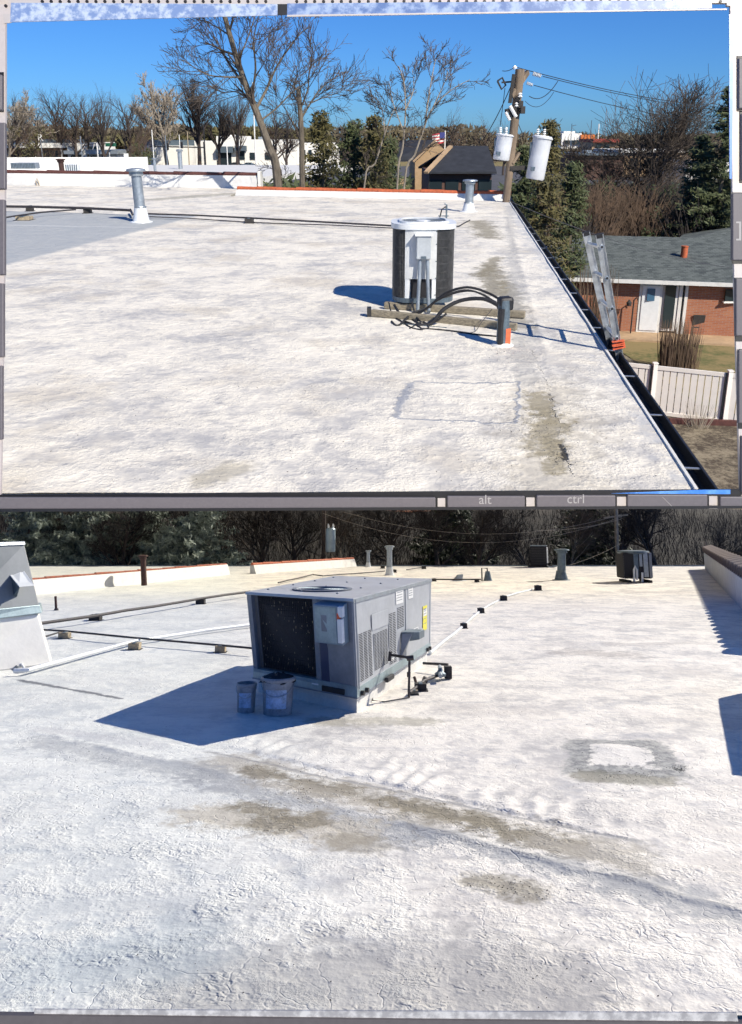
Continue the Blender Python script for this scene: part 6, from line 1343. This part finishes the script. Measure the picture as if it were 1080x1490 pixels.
# ================================================================== LAPTOP UNDER THE PRINTS
DD = (g1(540, 717.5) - Vector((0, 0, H1))).dot(Vector((0, math.cos(A1), -math.sin(A1)))) - .03
mDeck = M('laptop_deck', (.52, .47, .45), .55, .2, .05, 60, .3, .002); mDeckB = M('laptop_deck_bright', (.47, .435, .42), .5, .1, .03, 60, .2, .001)
mKey = M('key_plastic', (.115, .105, .115), .55, 0, .08, 60, .3, .002); mKeySide = M('key_side', (.008, .008, .010), .5, 0, .1, 60, 0); mGlyph = M('key_glyph', (.30, .29, .29), .5, 0, .05, 9, 0)
mGrey = M('palm_rest_grey', (.105, .095, .10), .6, .1, .08, 30, .3, .001)
def snowmat(name, a, b, sc_):
    m, bs = newmat(name); v = coords(); n = noise(v, sc_, 6, .7); n2 = noise(v, sc_ * .25, 3)
    finish(bs, mix(smooth(n * .7 + n2 * .3, .42, .6), a, b), .35); return m
def plate(W, D, pts, th, dz=0):
    """front outline in photo pixels at axial distance D, thickness th going away"""
    m_ = MB(); F = [W.cam(x, y, D - dz) for x, y in pts]; Bk = [W.cam(x, y, D - dz) + W.ray(540, 540) * th for x, y in pts]; n = len(pts)
    return m_, F, Bk, n
def laptop_part(W, nm, mat, parent, o, D, pts, th, dz=0, bev=0):
    m_, F, Bk, n = plate(W, D, pts, th, dz); m_.add([p - o for p in F + Bk], [tuple(range(n))[::-1], tuple(range(n, 2 * n))] + [(i, (i + 1) % n, n + (i + 1) % n, n + i) for i in range(n)]); return part(nm, m_, mat, parent, bev=bev)
oL_ = WL.cam(540, 730, DD); lt = thing(WL, 'laptop', 'pale laptop keyboard deck showing round and between the two prints', 'laptop', oL_)
LP = lambda nm, mat, pts, th, dz=0, bev=0, par=None: laptop_part(WL, nm, mat, par or lt, oL_, DD, pts, th, dz, bev)
LP('deck', mKeySide, [(-30, 720), (1100, 712), (1100, 740), (-30, 745)], .02)
LP('deck', mDeckB, [(1063, 8), (1066, 270), (1069, 420), (1073, 560), (1077, 700), (1079, 738), (1110, 738), (1110, -20), (1056, -20), (1058, 8)], .02)
LP('deck', mDeckB, [(-30, -30), (1110, -30), (1110, 4), (-30, 7)], .02)
LP('deck', mDeck, [(-30, -10), (16, -10), (15, 31), (8, 31), (8, 180), (6, 400), (3, 600), (1, 720), (-30, 720)], .02)
def key(x0, x1, y0, y1, glyph=None, gp=None, size=.05):
    k = LP('key', mKey, [(x0, y1), (x1, y1), (x1, y0), (x0, y0)], .03, .05, .006); return k
RL = Matrix.Rotation(math.pi / 2 - A1, 4, 'X')
def glyph(k, body, px, py, hpx): return text('glyph', body, hpx * DD / FPX * 1.25, mGlyph, k, WL.cam(px, py, DD - .052) - oL_, RL, .0008)
LP('bezel', mKeySide, [(-30, 744.5), (1100, 739.5), (1100, 736), (-30, 741)], .02, .056)
space = key(-30, 634, 724, 741); LP('gap', mDeckB, [(637, 741), (648, 741), (648, 725), (637, 725)], .01, .012)
k = key(651, 764, 722, 740.5); glyph(k, 'alt', 706, 727.5, 15); LP('gap', mDeckB, [(766, 741), (778, 741), (778, 724), (766, 724)], .01, .012)
k = key(781, 896, 721, 740); glyph(k, 'ctrl', 838, 726.5, 15); LP('gap', mDeckB, [(898, 740), (911, 740), (911, 723), (898, 723)], .01, .012)
k = key(913, 1030, 720, 739.5); m_ = MB(); a_, b_2 = WL.cam(964, 723, DD - .053) - oL_, WL.cam(979, 738, DD - .053) - oL_; m_.beam(a_, b_2, .004, .002); part('glyph', m_, mGlyph, k)
LP('gap', mDeckB, [(1032, 740), (1044, 740), (1044, 722), (1032, 722)], .01, .012); key(1048, 1100, 723, 739)
for (x0, y0, y1) in ((1075, 84, 158), (1079, 165, 262)): LP('key_well', mKeySide, [(x0 - 3, y1 + 4), (1110, y1 + 4), (1110, y0 - 3), (x0 - 3, y0 - 3)], .02, .004, .004); key(x0, 1110, y0, y1)
LP('key_well', mKeySide, [(1066, 384), (1110, 384), (1110, 280), (1064, 280)], .01, .003)
k = key(1066, 1110, 281, 379); glyph(k, ']', 1076, 334, 24); LP('key_well', mKeySide, [(1071, 497), (1110, 497), (1110, 404), (1069, 404)], .01, .003); key(1071, 1110, 405, 489)
LP('key_well', mKeySide, [(1075, 624), (1110, 624), (1110, 508), (1073, 508)], .01, .003); key(1075, 1110, 509, 616); LP('key_well', mKeySide, [(1078, 720), (1110, 720), (1110, 634), (1077, 634)], .01, .003); key(1079, 1110, 635, 716)
for (x1, y0, y1) in ((5.5, 108, 160),): LP('key_well', mKeySide, [(-30, y1 + 3), (x1, y1 + 3), (x1, y0 - 3), (-30, y0 - 3)], .01, .004); key(-30, x1 - 3, y0, y1)
key(-30, 7.5, 178, 275); key(-30, 6.5, 290, 400); key(-30, 5, 412, 520); key(-30, 3, 532, 640)
me_h = MB(); c_ = WL.cam(0, 0, DD) - WL.cam(0, 0, DD); me_h.lathe([(.0095, 0), (.0095, .006)], 12, M=Matrix.Rotation(math.pi / 2 - A1, 4, 'X')); mh = me_h.mesh('speaker_hole', mKeySide)
xs = [9, 1048] + list(range(62, 390, 13)) + list(range(432, 1040, 13))
for x in xs:
    o_ = part('speaker_hole', mh, None, lt); o_.location = WL.cam(x, 2.5 if x > 20 else 9, DD - .004) - oL_
# loose prints that peek out
def sheet(nm, label, pts, mat, D, W=WL, th=.006): 
    o = W.cam(*pts[0], D); m_, F, Bk, n = plate(W, D, pts, th); m_.add([p - o for p in F + Bk], [tuple(range(n))[::-1], tuple(range(n, 2 * n))] + [(i, (i + 1) % n, n + (i + 1) % n, n + i) for i in range(n)]); return single(W, nm, m_, mat, label, 'print', loc=o)
mSnow = snowmat('blue_white_print', (.10, .17, .36), (.33, .42, .60), 14); mSnow2 = snowmat('frosty_print', (.17, .25, .45), (.45, .52, .64), 26); mBlueP = snowmat('blue_sky_print', (.05, .20, .62), (.14, .34, .80), 5); mGreyP = snowmat('grey_roof_print', (.28, .28, .29), (.50, .50, .50), 20)
sheet('photo_print', 'snowy blue-white print peeking out above the upper picture', [(15, 32), (404, 22), (404, 6), (16, 4)], mSnow2, DD - .02)
sheet('photo_print', 'icy blue print strip at the top right above the upper picture', [(418, 24), (1036, 12), (1036, 0), (418, 5)], mSnow, DD - .02)
sheet('photo_print', 'dark gap strip between the two icy prints at the top', [(404, 22), (418, 21), (418, 6), (404, 6)], mKeySide, DD - .02)
sheet('photo_print', 'blue sliver of another print along the right side', [(1062, 260), (1065, 260), (1068, 22), (1061, 20)], mBlueP, DD - .02)
sheet('photo_print', 'thin white paper border above the upper picture', [(418, 24.2), (1058, 14.2), (1058, 12.4), (418, 21.5)], mDeckB, DD - .026)
sheet('photo_print', 'white paper corner at the top left of the upper picture', [(6, 34), (15, 33), (15, 20), (4, 20)], mDeckB, DD - .022)
sheet('photo_print', 'bright blue edge of a print under the bottom right corner', [(890, 718), (1063, 719), (1063, 712.5), (1010, 713)], mBlueP, DD - .04)
# laptop palm rest under the lower print
D2 = 3.30
W2b = Place(MW2, H2, A2, C3, 2)
o2 = W2b.cam(540, 1484, D2); t = thing(W2b, 'palm_rest', 'dark grey laptop palm rest along the bottom edge', 'laptop part', o2)
m_, F, Bk, n = plate(W2b, D2, [(-40, 1510), (1120, 1510), (1120, 1489.5), (600, 1484.5), (-40, 1477)], .02); m_.add([p - o2 for p in F + Bk], [tuple(range(n))[::-1], tuple(range(n, 2 * n))] + [(i, (i + 1) % n, n + (i + 1) % n, n + i) for i in range(n)]); part('deck', m_, mGrey, t)
sheet('photo_print', 'grey print sticking out under the lower picture', [(50, 1480), (1075, 1490), (1072, 1474), (50, 1469)], mGreyP, D2 + .01, W2b)
